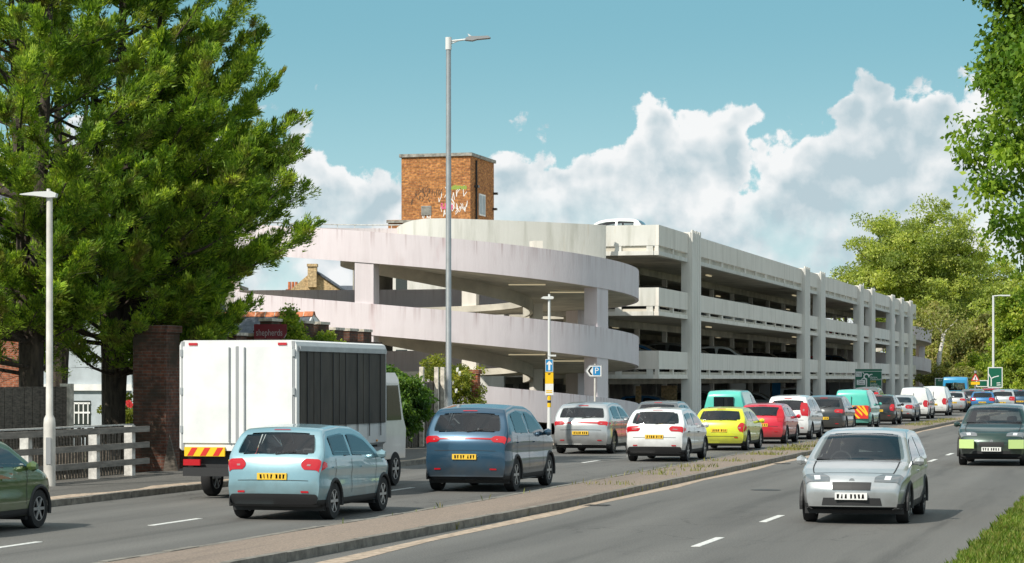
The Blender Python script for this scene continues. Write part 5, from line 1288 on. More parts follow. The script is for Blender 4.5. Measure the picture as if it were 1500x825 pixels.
# iron gate top between the pier and the wall
ga, gb = at(286, 66.5), at(330, 66.5)
t = thing('iron_gate', 'black wrought iron arched gate with scrolls beyond the brick pier', 'gate', ga)
gw = (gb - ga).length; gd = (gb - ga).normalized()
for k in range(12):
    x = gw * (k + .5) / 12; zt = 3.35 + .45 * sin(pi * x / gw); m = MB(); p = ga + gd * x; m.tube([p + ZV * .1, p + ZV * zt], .014, 6); part('bar', m, 'black_iron', t)
m = MB(); m.tube([ga + gd * (gw * k / 10) + ZV * (3.35 + .45 * sin(pi * k / 10)) for k in range(11)], .02, 6); part('arch', m, 'black_iron', t)
for cx_ in (.3, .5, .72):
    m = MB(); cc = ga + gd * gw * cx_ + ZV * 3.98; m.tube([cc + gd * (.02 + .012 * k) * cos(k * .8) * 1.2 + ZV * (.02 + .012 * k) * sin(k * .8) * 1.2 for k in range(14)], .014, 5); part('scroll', m, 'black_iron', t)
for x in (.1, .9): m = MB(); p = ga + gd * gw * x; m.tube([p + ZV * .1, p + ZV * 4.2], .03, 6); part('gate_post', m, 'black_iron', t)

# crenellated garden wall
XW = -23.55
wy0, wy1 = onX(318, XW).y, onX(560, XW).y
t = thing('garden_wall', 'dark battlemented brick garden wall with pale capped merlons', 'wall', (XW, wy0, 0))
def wtop(y):
    d = (y - wy0) / (wy1 - wy0); return 3.58 if d < .26 else 4.02 if d < .66 else 3.88
m = MB(); step = 1.32; y = wy0; i = 0
yy = [wy0, wy0 + .26 * (wy1 - wy0), wy0 + .66 * (wy1 - wy0), wy1]
for a, b in zip(yy, yy[1:]): m = MB(); m.box(XW - .34, XW, a, b, 0, wtop(a + .1) - .36); part('wall_panel', m, 'brick_dark', t)
y = wy0
while y + .75 < wy1 + .05:
    z = wtop(y + .1); e = min(wy1, y + .78); m = MB(); m.box(XW - .34, XW, y, e, z - .358, z - .06); me_ = part('merlon', m, 'brick_dark', t)
    m = MB(); m.box(XW - .37, XW + .03, y - .03, e + .03, z - .058, z + .02); part('cap', m, 'stone_cap', t); y += step
y = wy0 - 5.2
m = MB(); m.box(XW - .30, XW - .02, wy0 - 1.9, wy0 - .01, 0, 3.2); part('wall_panel', m, 'brick_dark', t)
# hanging board
D_ = 64.4; b = atpx(396, D_, 485.5); k_ = D_ / F
t = thing('hanging_board', 'maroon shepherds name board fixed to the battlemented wall', 'sign', b)
m = MB(); hw, hh = 24 * k_, 10.5 * k_; m.prism([(-hw, -hh), (hw * .86, -hh), (hw, -hh * .35), (hw, hh), (-hw, hh)], b, rv, ZV, fv * .03); bd = part('board', m, 'board_maroon', t)
part('lettering', text_mb('shepherds', .25, b + rv * -.03 + ZV * -.04 + fv * -.004, rv, ZV, width=hw * 1.6), 'board_letter', bd)
m = MB(); m.prism([(hw * .80, -hh), (hw * .86, -hh), (hw, -hh * .35), (hw, -hh * .22)], b + fv * -.003, rv, ZV, fv * -.003); part('corner_stripe', m, 'board_letter', bd)
m = MB(); m.bar(b + rv * -hw * .5 + fv * .06, Vector((XW, b.y + .06, b.z)), .04, .04); part('bracket', m, 'black_iron', t)

# slate roofed outbuilding behind the wall
D_ = 79.0
e0, e1 = at(196, D_), at(457, D_); yb = e1.y; x1 = e1.x; x0 = e0.x; zr = EYE + (HZ - 460) * D_ / F
t = thing('outbuilding', 'low slate roofed outbuilding with red ridge tiles behind the wall', 'building', (x1, yb, 0))
m = MB(); m.box(x0, x1 - .1, yb - 1.7, yb + 2.9, 0, zr - 1.25); part('wall', m, 'pale_blue_render', t)
for k in range(5):                      # courses of slates on the slope facing the road's near end
    m = MB(); za, zb2 = zr - 1.45 + k * .28, zr - 1.45 + (k + 1) * .28 + .03; ya, yb_ = yb - 1.95 + k * .38, yb - 1.95 + (k + 1) * .38
    m.add([(x0, ya - .02, za), (x1, ya - .02, za), (x1, yb_, zb2), (x0, yb_, zb2), (x0, ya - .02, za - .05), (x1, ya - .02, za - .05), (x1, yb_, zb2 - .06), (x0, yb_, zb2 - .06)],
          [(0, 1, 2, 3), (7, 6, 5, 4), (0, 4, 5, 1), (1, 5, 6, 2), (2, 6, 7, 3), (3, 7, 4, 0)]); part('slate_course', m, 'slate', t)
m = MB(); m.prism([(0, 0), (0, -.08), (3.2, -1.42), (3.2, -1.34)], (x0, yb, zr - .02), (0, 1, 0), (0, 0, 1), (x1 - x0, 0, 0)); part('rear_slope', m, 'slate', t)
m = MB(); m.bar((x1 + .03, yb, zr - .13), (x1 + .03, yb + 3.2, zr - 1.46), .05, .2); m.bar((x1 + .03, yb, zr - .13), (x1 + .03, yb - 1.9, zr - 1.53), .05, .2); part('barge_board', m, 'white_paint', t)
m = MB(); m.bar((x1 - .1, yb, zr + .02), (x1 - .1, yb + 3.2, zr - 1.32), .3, .06); part('verge', m, 'stone_cap', t)
m = MB(); m.prism([(-1.7, -1.3), (2.9, -1.3), (0, -.1)], (x1 - .1, yb, zr), (0, 1, 0), (0, 0, 1), (-.2, 0, 0)); part('gable', m, 'white_paint', t)
tile = MB(); 
prof = [(-.17, -.13), (-.06, .03), (.06, .03), (.17, -.13), (.14, -.15), (.045, -.01), (-.045, -.01), (-.14, -.15)]
tile.prism(prof, (.012, 0, 0), (0, 1, 0), (0, 0, 1), (.315, 0, 0)); tmsh = tile.mesh('ridge_tile'); tmsh.materials.append(MAT['terracotta'])
jm = MB(); jm.prism([(a * 1.03, b * 1.0 + .006) for a, b in prof], (-.012, 0, 0), (0, 1, 0), (0, 0, 1), (.022, 0, 0)); jmsh = jm.mesh('ridge_joint'); jmsh.materials.append(MAT['mortar'])
x = x0
while x < x1 - .2:
    o = link('ridge_tile', tmsh, t); o.location = (x - x1, 0, zr + .05 + random.uniform(-.008, .008)); o2 = link('ridge_joint', jmsh, t); o2.location = (x - x1, 0, zr + .05); x += .34
m = MB(); m.box(x0, x1 - 3.2, yb - 2.08, yb - 1.96, zr - 1.62, zr - 1.44); part('fascia', m, 'white_paint', t)

# pale cottage behind the cypress trees
D_ = 84.0; c0, c1 = at(60, D_), at(262, D_)
t = thing('cottage', 'pale blue rendered cottage behind the cypress trunks', 'house', (c0.x, c0.y, 0))
yb = c0.y - 1.0
m = MB(); m.box(c0.x, c1.x, yb, yb + 6, 0, 4.6); part('wall', m, 'pale_blue_render', t)
zz = EYE + (HZ - 572) * D_ / F
m = MB(); m.box(c0.x, c1.x, yb - .12, yb - .003, zz, zz + .22); part('string_course', m, 'white_paint', t)
m = MB(); m.box(c0.x - .2, c1.x + .2, yb - .3, yb + .2, 4.6, 4.8); part('fascia', m, 'white_paint', t)
m = MB(); m.prism([(-.4, 0), (6.4, 0), (3, 2.1)], (c0.x - .2, yb, 4.8), (0, 1, 0), (0, 0, 1), (c1.x - c0.x + .4, 0, 0)); part('roof', m, 'slate', t)
for px, py0, py1, w_ in ((120, 587, 622, .66), (34, 590, 622, .7), (205, 520, 548, .7)):
    kk = (px - 750) / F; Dw = yb / (CS + SN * kk); pp = at(px, Dw); z0, z1 = EYE + (HZ - py1) * Dw / F, EYE + (HZ - py0) * Dw / F
    m = MB(); m.box(pp.x - w_ / 2, pp.x + w_ / 2, yb - .03, yb - .003, z0, z1); wnd = part('window', m, 'glass_house', t)
    for k in range(4): q = MB(); xx = pp.x - w_ / 2 + .06 + k * (w_ - .14) / 3; q.box(xx - .02, xx + .02, yb - .055, yb - .031, z0 + .02, z1 - .1); part('glazing_bar', q, 'white_paint', wnd)
    q = MB(); q.box(pp.x - w_ / 2, pp.x + w_ / 2, yb - .055, yb - .031, z1 - .12, z1 - .06); q.box(pp.x - w_ / 2, pp.x + w_ / 2, yb - .06, yb - .034, (z0 + z1) / 2 - .03, (z0 + z1) / 2 + .03); part('transom', q, 'white_paint', wnd)
# red brick house at far left
D_ = 90.0; c0, c1 = at(-160, D_), at(150, D_); yb = c0.y + 3
t = thing('brick_house', 'orange red brick house glimpsed through the cypress branches', 'house', (c0.x, yb, 0))
m = MB(); m.box(c0.x, c1.x, yb, yb + 7, 0, 7.6); part('wall', m, 'brick_red', t)
m = MB(); m.prism([(-.4, 0), (7.4, 0), (3.5, 3)], (c0.x - .3, yb, 7.6), (0, 1, 0), (0, 0, 1), (c1.x - c0.x + .6, 0, 0)); part('roof', m, 'slate', t)
for px in (-60, 20, 100):
    pp = at(px, D_); m = MB(); m.box(pp.x - .5, pp.x + .5, yb - .04, yb - .003, 4.6, 6.2); w_ = part('window', m, 'glass_house', t)
    q = MB(); q.box(pp.x - .56, pp.x + .56, yb - .08, yb - .042, 4.5, 4.6); part('sill', q, 'stone_cap', w_)
# dark boarded screen at far left
a_, b_ = onX(-60, -25.3), onX(96, -25.3)
t = thing('board_screen', 'dark dappled close boarded screen left of the cypress trunk', 'fence', (-25.3, a_.y, 0))
y = a_.y
bdm = MB().box(-.02, .02, -.095, .095, .05, 2.18).mesh('board'); bdm.materials.append(MAT['timber_dark'])
while y < b_.y: o = link('board', bdm, t); o.location = (random.uniform(-.012, .012), y - a_.y, 0); y += .2
m = MB(); m.box(-25.42, -25.33, a_.y, b_.y, 1.6, 1.7); part('fence_rail', m, 'timber_dark', t)
m = MB(); m.box(-25.45, -25.2, b_.y, b_.y + .25, 0, 2.25); part('post', m, 'stone_cap', t)

# yellow gabled house seen between the ramp bands
D_ = 150.0; k_ = D_ / F
def YP(px, py): return at(px, D_, EYE + (HZ - py) * k_)
t = thing('gable_house', 'yellow brick gable house with chimney seen between the ramps', 'house', at(455, D_, 0))
gp_ = [(425, 560), (425, 425), (458, 397), (498, 424), (498, 560)]
m = MB(); base = at(425, D_, 0); gpts = [((px - 425) * k_, EYE + (HZ - py) * k_) for px, py in gp_]; m.prism(gpts, base, rv, ZV, fv * 8); part('wall', m, 'brick_yellow', t)
m = MB(); a, b = YP(457, 395.5), YP(500, 424.5); m.add([a - fv * .2, b - fv * .2, b + fv * 8, a + fv * 8, a - fv * .2 + ZV * .12, b - fv * .2 + ZV * .12, b + fv * 8 + ZV * .12, a + fv * 8 + ZV * .12], [(0, 1, 2, 3), (4, 5, 6, 7), (0, 1, 5, 4), (1, 2, 6, 5), (2, 3, 7, 6), (3, 0, 4, 7)]); part('roof', m, 'slate', t)
m = MB(); a = YP(458, 420); m.obox(Vector((a.x, a.y, 0)) - fv * .1 + ZV * (EYE + (HZ - 404) * k_), rv * 6.5 * k_, fv * .35, ZV * 17 * k_); ch = part('chimney', m, 'brick_yellow', t)
m = MB(); m.obox(Vector((a.x, a.y, 0)) - fv * .1 + ZV * (EYE + (HZ - 389) * k_), rv * 7.5 * k_, fv * .42, ZV * 2 * k_); part('chimney_cap', m, 'brick_yellow', ch)
D2 = 175; 
t = thing('terrace_house', 'dark slate roofed terrace with red chimney pots behind the ramp', 'house', at(480, D2, 0))
m = MB(); a, b = at(470, D2), at(720, D2); zt = EYE + (HZ - 415) * D2 / F; m.prism([(0, 0), (9, 0), (9, zt - 2.6), (4.5, zt), (0, zt - 2.6)], a, fv, ZV, b - a); part('roof', m, 'slate', t)
for px in (424, 429, 434):
    c = at(px, D2); m = MB(); z0 = EYE + (HZ - 424) * D2 / F; m.tube([c + ZV * (z0 - .6), c + ZV * (z0 + .55)], [.13, .11], 8); part('chimney_pot', m, 'terracotta', t)
m = MB(); c = at(429, D2); m.obox(Vector((c.x, c.y, (EYE + (HZ - 424) * D2 / F) / 2)), rv * .5, fv * .3, ZV * (EYE + (HZ - 424) * D2 / F) / 2); part('chimney', m, 'brick_red', t)
t = thing('grey_block', 'plain grey flat block beside the left end of the ramp', 'building', at(330, 135, 0))
m = MB(); a, b = at(285, 135), at(344, 135); zt = EYE + (HZ - 421) * 135 / F; m.prism([(0, 0), (6, 0), (6, zt), (0, zt)], a, fv, ZV, b - a); wl_ = part('wall', m, 'concrete_in', t)
m = MB(); m.prism([(-.15, zt + .003), (6.1, zt + .003), (6.1, zt + .2), (-.15, zt + .2)], a - rv * .1, fv, ZV, b - a + rv * .2); part('coping', m, 'coping', t)
m = MB(); c = at(338, 140); m.box(c.x - .25, c.x + .25, c.y - .25, c.y + .25, zt, zt + 1.2); part('chimney', m, 'brick_yellow', t)

# boarded fence, brick pier and low barrier under the ramp
XQ = -24.2
t = thing('board_fence', 'dark boarded fence with jutting posts under the ramp', 'fence', onX(560, XQ))
a_, b_ = onX(560, XQ), onX(662, XQ); y = a_.y
bm_ = MB().box(-.02, .02, -.07, .07, .05, 2.3).mesh('board'); bm_.materials.append(MAT['timber_dark'])
while y < b_.y: o = link('board', bm_, t); o.location = (random.uniform(-.012, .012), y - a_.y, random.uniform(-.05, .04)); y += .15
m = MB(); m.box(XQ - .1, XQ - .03, a_.y, b_.y, 2.0, 2.1); part('fence_rail', m, 'timber_dark', t)
for px in (614, 636, 645): m = MB(); p = onX(px, XQ + .05); m.box(p.x, p.x + .14, p.y, p.y + .14, .05, 2.78); part('post', m, 'stone_cap', t)
p = onX(693, -24.0); single('brick_pier', MB().box(p.x - .17, p.x + .17, p.y, p.y + .36, 0, 2.55).box(p.x - .22, p.x + .22, p.y - .05, p.y + .41, 2.552, 2.70), 'brick_red', 'short red brick pier where the lilac ramp wall begins', 'pier', p)
a_, b_ = onX(661, -22.4), onX(701, -22.4); t = thing('barrier', 'low white barrier rail by the tall lamp column', 'barrier', a_)
m = MB(); m.box(-22.45, -22.35, a_.y, b_.y, 1.40, 1.52); part('rail', m, 'white_paint', t)
for yy in (a_.y + .2, (a_.y + b_.y) / 2, b_.y - .2): m = MB(); m.box(-22.44, -22.36, yy, yy + .1, .1, 1.398); part('post', m, 'lamp_grey', t)

# ------------------------------------------------------------------ vegetation
def leaf_cards(P, size, N0=None, aspect=1.6, jit=1.0, curl=.25):
    """small leaf quads at points P, pointing along N0 (or anywhere)"""
    n = len(P); d = RNG.normal(size=(n, 3)); 
    if N0 is not None: d = N0 + jit * d
    d /= np.linalg.norm(d, axis=1)[:, None] + 1e-9
    r = RNG.normal(size=(n, 3)); s = np.cross(d, r); s /= np.linalg.norm(s, axis=1)[:, None] + 1e-9
    up = np.cross(s, d); sz_ = (size * RNG.uniform(.6, 1.35, n))[:, None]
    w = sz_ / aspect / 2
    A = P; B = P + d * sz_ * .5 + s * w + up * sz_ * curl * .3; C = P + d * sz_; D = P + d * sz_ * .5 - s * w + up * sz_ * curl * .3
    V = np.stack([A, B, C, D], 1).reshape(-1, 3)
    return V, np.arange(n * 4).reshape(-1, 4)
def part_np(name, V, Q, m, parent, tone=None):
    org = np.array(ORG[parent.name]); o = link(name, npmesh(name, V - org, Q), parent, m); ORG[o.name] = ORG[parent.name]
    if tone is not None:
        at_ = o.data.attributes.new('tone', 'FLOAT', 'POINT'); at_.data.foreach_set('value', np.repeat(tone, len(V) // len(tone)).astype(np.float32))
    return o

def broadleaf(name, label, cat, base, height, crown_c, crown_r, m, n_clump, per, leaf, trunk_r=.3, clump_r=.9, bark='bark', group=None, droop=0.0, trunk_pts=None, seed=0, gap=.35):
    rr = np.random.default_rng(seed); base = Vector(base)
    t = thing(name, label, cat, base, group)
    cc = np.array(crown_c, float); cr = np.array(crown_r, float)
    # clump centres: mostly near the surface, uneven
    d = rr.normal(size=(n_clump, 3)); d /= np.linalg.norm(d, axis=1)[:, None]
    bump = 1 + .22 * np.sin(d[:, 0] * 5 + seed) * np.cos(d[:, 2] * 6 + seed * 2) + .12 * np.sin(d[:, 1] * 11 + d[:, 2] * 9)
    rad = np.where(rr.random(n_clump) < 1 - gap, rr.uniform(.72, 1.0, n_clump), rr.uniform(.25, .75, n_clump)) * bump
    cl = cc + d * rad[:, None] * cr
    cl = cl[cl[:, 2] > .4]
    # trunk and limbs
    tk = MB(); mid = Vector((cc[0], cc[1], cc[2] - cr[2] * .35))
    pts = trunk_pts or [base, base.lerp(mid, .5) + Vector((.1 * trunk_r, .2 * trunk_r, 0)), mid, Vector((cc[0], cc[1], cc[2] + cr[2] * .45))]
    tk.tube(pts, [trunk_r * 1.25, trunk_r * .85, trunk_r * .6, trunk_r * .15], 10)
    part('trunk', tk, bark, t, smooth=True)
    lm = MB(); sel = rr.choice(len(cl), min(len(cl), 46), replace=False)
    for i in sel:
        e = Vector(cl[i]); st = mid.lerp(Vector((cc[0], cc[1], cc[2] + cr[2] * .3)), float(rr.uniform(0, .8))); md = st.lerp(e, .5) + Vector((0, 0, -.04 * (e - st).length))
        lm.tube([st, md, e], [trunk_r * .28, trunk_r * .16, trunk_r * .05], 5)
    part('limbs', lm, bark, t)
    n = len(cl) * per; c = np.repeat(cl, per, 0)
    q = rr.normal(size=(n, 3)); q /= np.linalg.norm(q, axis=1)[:, None]
    size = clump_r * rr.uniform(.55, 1.3, len(cl)); rads = np.repeat(size, per) * rr.random(n) ** .45
    off = q * rads[:, None] * np.array([1, 1, .62]); 
    if droop: off[:, 2] -= droop * rr.random(n) * np.repeat(size, per)
    P = c + off
    nn = q * .6 + np.array([0, 0, -.35 - droop])
    V, Q = leaf_cards(P, leaf, nn, jit=.8)
    part_np('crown', V, Q, m, t, np.repeat(np.clip(rr.normal(size=len(cl)) * .5, -1, 1), per))
    return t

def cypress(label, base, height, stems, spread, seed, n_br, dirbias=None):
    rr = random.Random(seed); nr = np.random.default_rng(seed); base = Vector(base)
    t = thing('cypress_tree', label, 'tree', base, 'cypress trees behind the fence')
    tk = MB(); axes = []
    for (dx, dy, top, r0) in stems:
        pts = [base + Vector((dx * .15 * f * 4 if f < .25 else dx * (.15 + .85 * (f - .25) / .75), dy * f, top * f)) for f in (0, .08, .2, .35, .55, .8, 1)]
        tk.tube(pts, [r0 * 1.25, r0, r0 * .85, r0 * .7, r0 * .5, r0 * .25, r0 * .06], 9); axes.append((pts, top))
    part('trunk', tk, 'bark', t, smooth=True)
    br = MB(); Ps, Ds, Ss = [], [], []
    dead = MB()
    for i in range(n_br):
        pts, top = axes[rr.randrange(len(axes))]
        f = rr.uniform(.17, .98) if rr.random() > .30 else rr.uniform(.17, .42)
        f = min(.98, max(.16, (round(f * top / .85) * .85 + rr.gauss(0, .12)) / top))
        hh = top * f; k = next(j for j in range(len(pts) - 1) if pts[j + 1].z - base.z >= hh - 1e-4); u = (hh - (pts[k].z - base.z)) / max(1e-4, pts[k + 1].z - pts[k].z)
        st = pts[k].lerp(pts[k + 1], u)
        a = rr.uniform(0, 2 * pi)
        if dirbias and rr.random() < .45: a = rr.gauss(dirbias, .6)
        prof = (1 - f) ** .55 * (.55 + .45 * min(1, f / .3)) + .10
        ln = spread * prof * rr.uniform(.65, 1.15)
        if f < .30 and cos(a - RA) > .2: ln *= .68
        rise = rr.uniform(.0, .45) + .55 * f
        d0 = Vector((cos(a), sin(a), rise * .5)).normalized()
        P_ = [st]; d = d0.copy(); seg = ln / 6
        for j in range(6):
            P_.append(P_[-1] + d * seg); d = (d + Vector((rr.uniform(-.12, .12), rr.uniform(-.12, .12), .05 + .12 * f + .05 * rr.random()))).normalized()
        br.tube(P_, [max(.008, .055 * (1 - j / 6.4) * (ln / spread + .25)) for j in range(7)], 5, cap=False)
        # sprays along the outer part of the branch
        nb = int(6 + ln * 4.6)
        for b_ in range(nb):
            u = rr.uniform(.16, 1.0) ** .62; j = min(5, int(u * 6)); p = P_[j].lerp(P_[j + 1], u * 6 - j); ax = (P_[j + 1] - P_[j]).normalized()
            sd = Vector((rr.gauss(0, 1), rr.gauss(0, 1), rr.gauss(.1, .45))); sd = (sd - ax * sd.dot(ax)).normalized()
            dd = (ax * rr.uniform(.6, 1.1) + sd * rr.uniform(.35, .9) * (1.2 - .6 * u) + Vector((0, 0, .22))).normalized()
            sl = rr.uniform(.45, 1.0) * (1.1 - .40 * u) * (.65 + .35 * ln / spread)
            Ps.append(p); Ds.append(dd); Ss.append(sl)
        if f < .5:
            for b_ in range(4):
                u = rr.uniform(.1, .8); j = min(5, int(u * 6)); p = P_[j].lerp(P_[j + 1], u * 6 - j); e = p + Vector((rr.gauss(0, .4), rr.gauss(0, .4), rr.uniform(-.35, .2)))
                dead.tube([p, p.lerp(e, .5) + Vector((0, 0, .06)), e], [.010, .007, .003], 4, cap=False)
    part('branches', br, 'bark', t); part('twigs', dead, 'bark', t)['kind'] = 'stuff'
    Pn, Dn, Sn = np.array(Ps), np.array(Ds), np.array(Ss); per = 118
    n = len(Pn) * per
    U = nr.random(n) ** .75; P0 = np.repeat(Pn, per, 0); D0 = np.repeat(Dn, per, 0); S0 = np.repeat(Sn, per)
    rnd = nr.normal(size=(n, 3)); rnd -= D0 * (rnd * D0).sum(1)[:, None]; rnd /= np.linalg.norm(rnd, axis=1)[:, None]
    # flat feathery sprays: side shoots leave the spray's own plane only a little
    pn = nr.normal(size=(len(Pn), 3)) * .5 + np.array([0, 0, 1.0]); pn -= Dn * (pn * Dn).sum(1)[:, None]; pn /= np.linalg.norm(pn, axis=1)[:, None]; sdv = np.cross(Dn, pn)
    S1 = np.repeat(sdv, per, 0); N1 = np.repeat(pn, per, 0); lat = nr.normal(size=n) * .5; ver = nr.normal(size=n) * .22
    env = .42 * S0 * np.sin(np.clip(U, .05, 1) * pi * .92) ** .7
    P = P0 + D0 * (U * S0)[:, None] + S1 * (env * lat)[:, None] + N1 * (env * ver)[:, None] + np.array([0, 0, -.10]) * (U ** 2 * S0)[:, None]
    dr = D0 * .9 + S1 * np.sign(lat)[:, None] * .55 + np.array([0, 0, .12]) + .22 * nr.normal(size=(n, 3)); dr /= np.linalg.norm(dr, axis=1)[:, None]
    sv = np.cross(dr, nr.normal(size=(n, 3))); sv /= np.linalg.norm(sv, axis=1)[:, None]; ln_ = (.10 * nr.uniform(.6, 1.4, n) * np.repeat(nr.uniform(.7, 1.35, len(Pn)), per))[:, None]
    V = np.stack([P + sv * ln_ * .16, P - sv * ln_ * .16, P + dr * ln_], 1).reshape(-1, 3); Q = np.arange(n * 3).reshape(-1, 3)
    part_np('crown', V, Q, 'leaf_cypress', t, np.repeat(np.clip(nr.normal(size=len(Pn)) * .6, -1, 1), per))
    return t

bA = onX(166, -25.6); bA.z = 0
bB = onX(45, -26.3); bB.z = 0
RA = math.atan2(SN, CS)       # towards the right of the view
cypress('broad cypress tree with several stems beside the brick gate pier', bA, 15, [(-1.0, .3, 14.5, .26), (.25, .2, 15.5, .30), (1.6, .1, 14.2, .22), (.7, -.6, 14.6, .17)], 5.7, 5, 225, RA)
cypress('cypress tree growing behind the dark boarded screen', bB, 15, [(-.8, .2, 15, .26), (.6, .2, 15.5, .28)], 5.4, 9, 150)
cypress('tall cypress tree further back behind the cottage garden', onX(85, -32.5), 16, [(0, 0, 16.0, .3), (1.2, .3, 14.5, .2)], 5.0, 15, 45)

# near broadleaf tree at the right edge
b = at(1610, 46.0, 0)
broadleaf('maple_tree', 'leafy green maple overhanging the near verge', 'tree', b, 12, (b.x + .05, b.y, 8.55), (2.6, 2.3, 4.6), 'leaf_maple', 600, 180, .125, .22, .50, seed=3, droop=.5)
# plane tree and its neighbours behind the far end of the car park
TB = 'trees beyond the car park'
b = at(1335, 285, 0); broadleaf('plane_tree', 'large yellow green plane tree rising behind the car park roof', 'tree', b, 24, (b.x, b.y, 14.2), (8.6, 7.6, 8.8), 'leaf_plane', 640, 170, .30, .55, 1.25, group=TB, seed=21)
b = at(1425, 300, 0); broadleaf('plane_tree', 'rounded pale green tree behind the slim white lamp column', 'tree', b, 16, (b.x, b.y, 10.8), (6.3, 6, 7.2), 'leaf_plane', 380, 160, .30, .45, 1.15, group=TB, seed=23)
b = at(1375, 270, 0); broadleaf('willow_tree', 'drooping olive green willow beyond the far ramp', 'tree', b, 11, (b.x, b.y, 6.0), (3.9, 3.6, 4.9), 'leaf_willow', 260, 150, .34, .3, .85, group=TB, seed=24, droop=1.3)
b = at(1424, 256, 0); broadleaf('willow_tree', 'olive green willow behind the red triangle sign', 'tree', b, 9, (b.x, b.y, 4.5), (3.8, 3.4, 4.3), 'leaf_willow', 240, 150, .32, .3, .85, group=TB, seed=25, droop=1.0)
b = at(1345, 275, 0); broadleaf('willow_tree', 'olive brown tree seen through the far ramp', 'tree', b, 10, (b.x, b.y, 5.2), (4.2, 3.5, 5.0), 'leaf_willow', 220, 140, .36, .3, .9, group=TB, seed=26, droop=.8)
b = at(1470, 262, 0); broadleaf('lime_tree', 'bright green tree right of the tall green sign', 'tree', b, 12, (b.x, b.y, 6.6), (4.6, 4, 6.2), 'leaf_plane', 300, 150, .34, .35, .95, group=TB, seed=27)
b = at(1515, 250, 0); broadleaf('lime_tree', 'bright green tree beyond the dark blue waiting car', 'tree', b, 12, (b.x, b.y, 6.4), (4.4, 4, 6.2), 'leaf_bush', 280, 150, .34, .35, .95, group=TB, seed=28)
b = at(1450, 238, 0); broadleaf('shrub', 'green roadside shrub behind the tall green sign', 'shrub', b, 5, (b.x, b.y, 2.2), (3.6, 2, 2.6), 'leaf_bush', 160, 120, .26, .15, .6, group=TB, seed=29)
b = at(1490, 232, 0); broadleaf('shrub', 'green roadside shrub right of the tall green sign', 'shrub', b, 5, (b.x, b.y, 2.0), (3.4, 2, 2.5), 'leaf_bush', 150, 120, .26, .15, .6, group=TB, seed=30)
b = at(1395, 236, 0); broadleaf('shrub', 'low olive shrub behind the low green sign board', 'shrub', b, 5, (b.x, b.y, 1.8), (3.2, 2, 2.0), 'leaf_willow', 150, 110, .26, .15, .6, group=TB, seed=31)
# birch with its pale stem
D_ = 236; t = thing('birch_tree', 'bare white birch stem with forked limbs by the far ramp', 'tree', at(1378, D_, 0), TB)
def BP(px, py): return at(px, D_, EYE + (HZ - py) * D_ / F)
m = MB(); m.tube([at(1374, D_, 0), BP(1374.5, 545), BP(1376, 520), BP(1381, 500), BP(1380, 488), BP(1369, 474)], [.30, .26, .22, .16, .11, .05], 8)
m.tube([BP(1381, 500), BP(1385, 486), BP(1396, 475), BP(1402, 468)], [.14, .12, .08, .04], 7); m.tube([BP(1380, 490), BP(1378, 478), BP(1381, 466)], [.1, .06, .03], 6); m.tube([BP(1362, 500), BP(1366, 480), BP(1360, 468)], [.1, .08, .04], 6)
part('trunk', m, 'bark_birch', t)
rr = np.random.default_rng(5); cl = np.array([BP(*p) for p in ((1369, 472), (1402, 467), (1381, 465), (1360, 467), (1395, 474), (1390, 480))]); P = np.repeat(cl, 260, 0) + rr.normal(size=(len(cl) * 260, 3)) * np.array([.7, .7, .6]) + np.array([0, 0, -.3])
V, Q2 = leaf_cards(P, .24, np.tile(np.array([[0, 0, -1.0]]), (len(P), 1)), jit=.8); part_np('crown', V, Q2, 'leaf_willow', t)

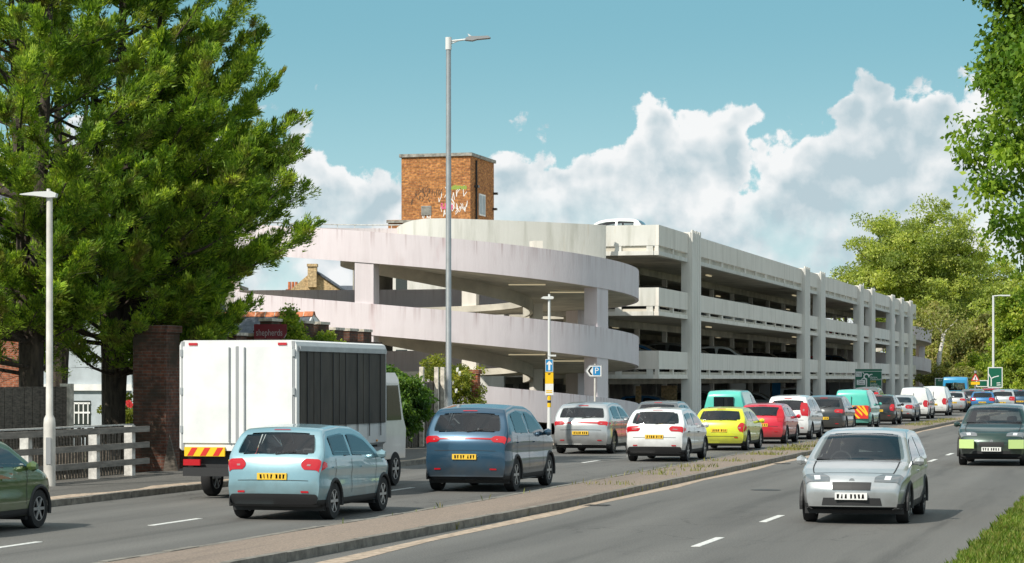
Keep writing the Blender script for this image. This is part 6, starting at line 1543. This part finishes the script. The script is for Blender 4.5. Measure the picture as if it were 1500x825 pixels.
# shrubs along the fence under the ramp
p = onX(585, -23.9); broadleaf('shrub', 'dark green climbing shrub spilling over the boarded fence', 'shrub', p, 3, (p.x, p.y, 1.75), (.85, 1.3, 1.15), 'leaf_ivy', 130, 150, .13, .08, .3, seed=41, droop=.6)
p = onX(655, -25.0); broadleaf('shrub', 'yellow green flowering bush behind the tall lamp column', 'shrub', p, 3, (p.x, p.y, 1.85), (1.25, 1.3, 1.30), 'leaf_yellow', 170, 150, .085, .08, .28, seed=42)
sh = bpy.data.objects['shrub.004'] if 'shrub.004' in bpy.data.objects else None
m = MB(); rr = random.Random(2)
par_ = [o for o in COL.objects if o.get('label') == 'yellow green flowering bush behind the tall lamp column'][0]
for k in range(9):
    c = Vector((p.x + .6 + rr.uniform(-.2, .3), p.y - .6 + rr.uniform(-.7, .7), rr.uniform(1.9, 3.0))); q = MB()
    for j in range(5):
        a = j * 2 * pi / 5; q.obox(c + Vector((0, cos(a), sin(a))) * .05 - fv * .1, rv * .035, ZV * .035, fv * .008)
    part('blossom', q, 'petal_white', par_)
p = onX(432, -23.4); broadleaf('shrub', 'feathery light green plant growing over the battlemented wall', 'shrub', p + Vector((0, 0, 0)), 4, (p.x - .1, p.y, 3.5), (.5, .75, .85), 'leaf_bush', 60, 110, .085, .04, .22, seed=43)
p = onX(470, -23.3); broadleaf('shrub', 'low leafy plant trailing on the battlemented wall', 'shrub', p, 4, (p.x - .1, p.y + .3, 3.15), (.4, 1.5, .5), 'leaf_bush', 60, 90, .10, .04, .22, seed=44)
p = at(178, 70); broadleaf('shrub', 'flowering garden plant beside the cypress trunk', 'shrub', p, 2, (p.x, p.y, 1.2), (.6, .5, .8), 'leaf_yellow', 50, 100, .09, .04, .22, seed=45)
m = MB(); c = at(188, 69, EYE + (HZ - 591) * 69 / F)
par_ = [o for o in COL.objects if o.get('label') == 'flowering garden plant beside the cypress trunk'][0]
for k in range(3):
    q = MB(); cc = c + Vector((random.uniform(-.1, .1), 0, random.uniform(-.06, .06)))
    for j in range(5):
        a = j * 2 * pi / 5; q.obox(cc + rv * cos(a) * .05 + ZV * sin(a) * .05, rv * .04, ZV * .04, fv * .01)
    part('blossom', q, 'petal_red', par_)
p = at(102, 74); broadleaf('shrub', 'pale green garden plant below the cottage window', 'shrub', p, 2, (p.x - .5, p.y, .62), (.5, .4, .45), 'leaf_ivy', 36, 80, .08, .03, .18, seed=46)
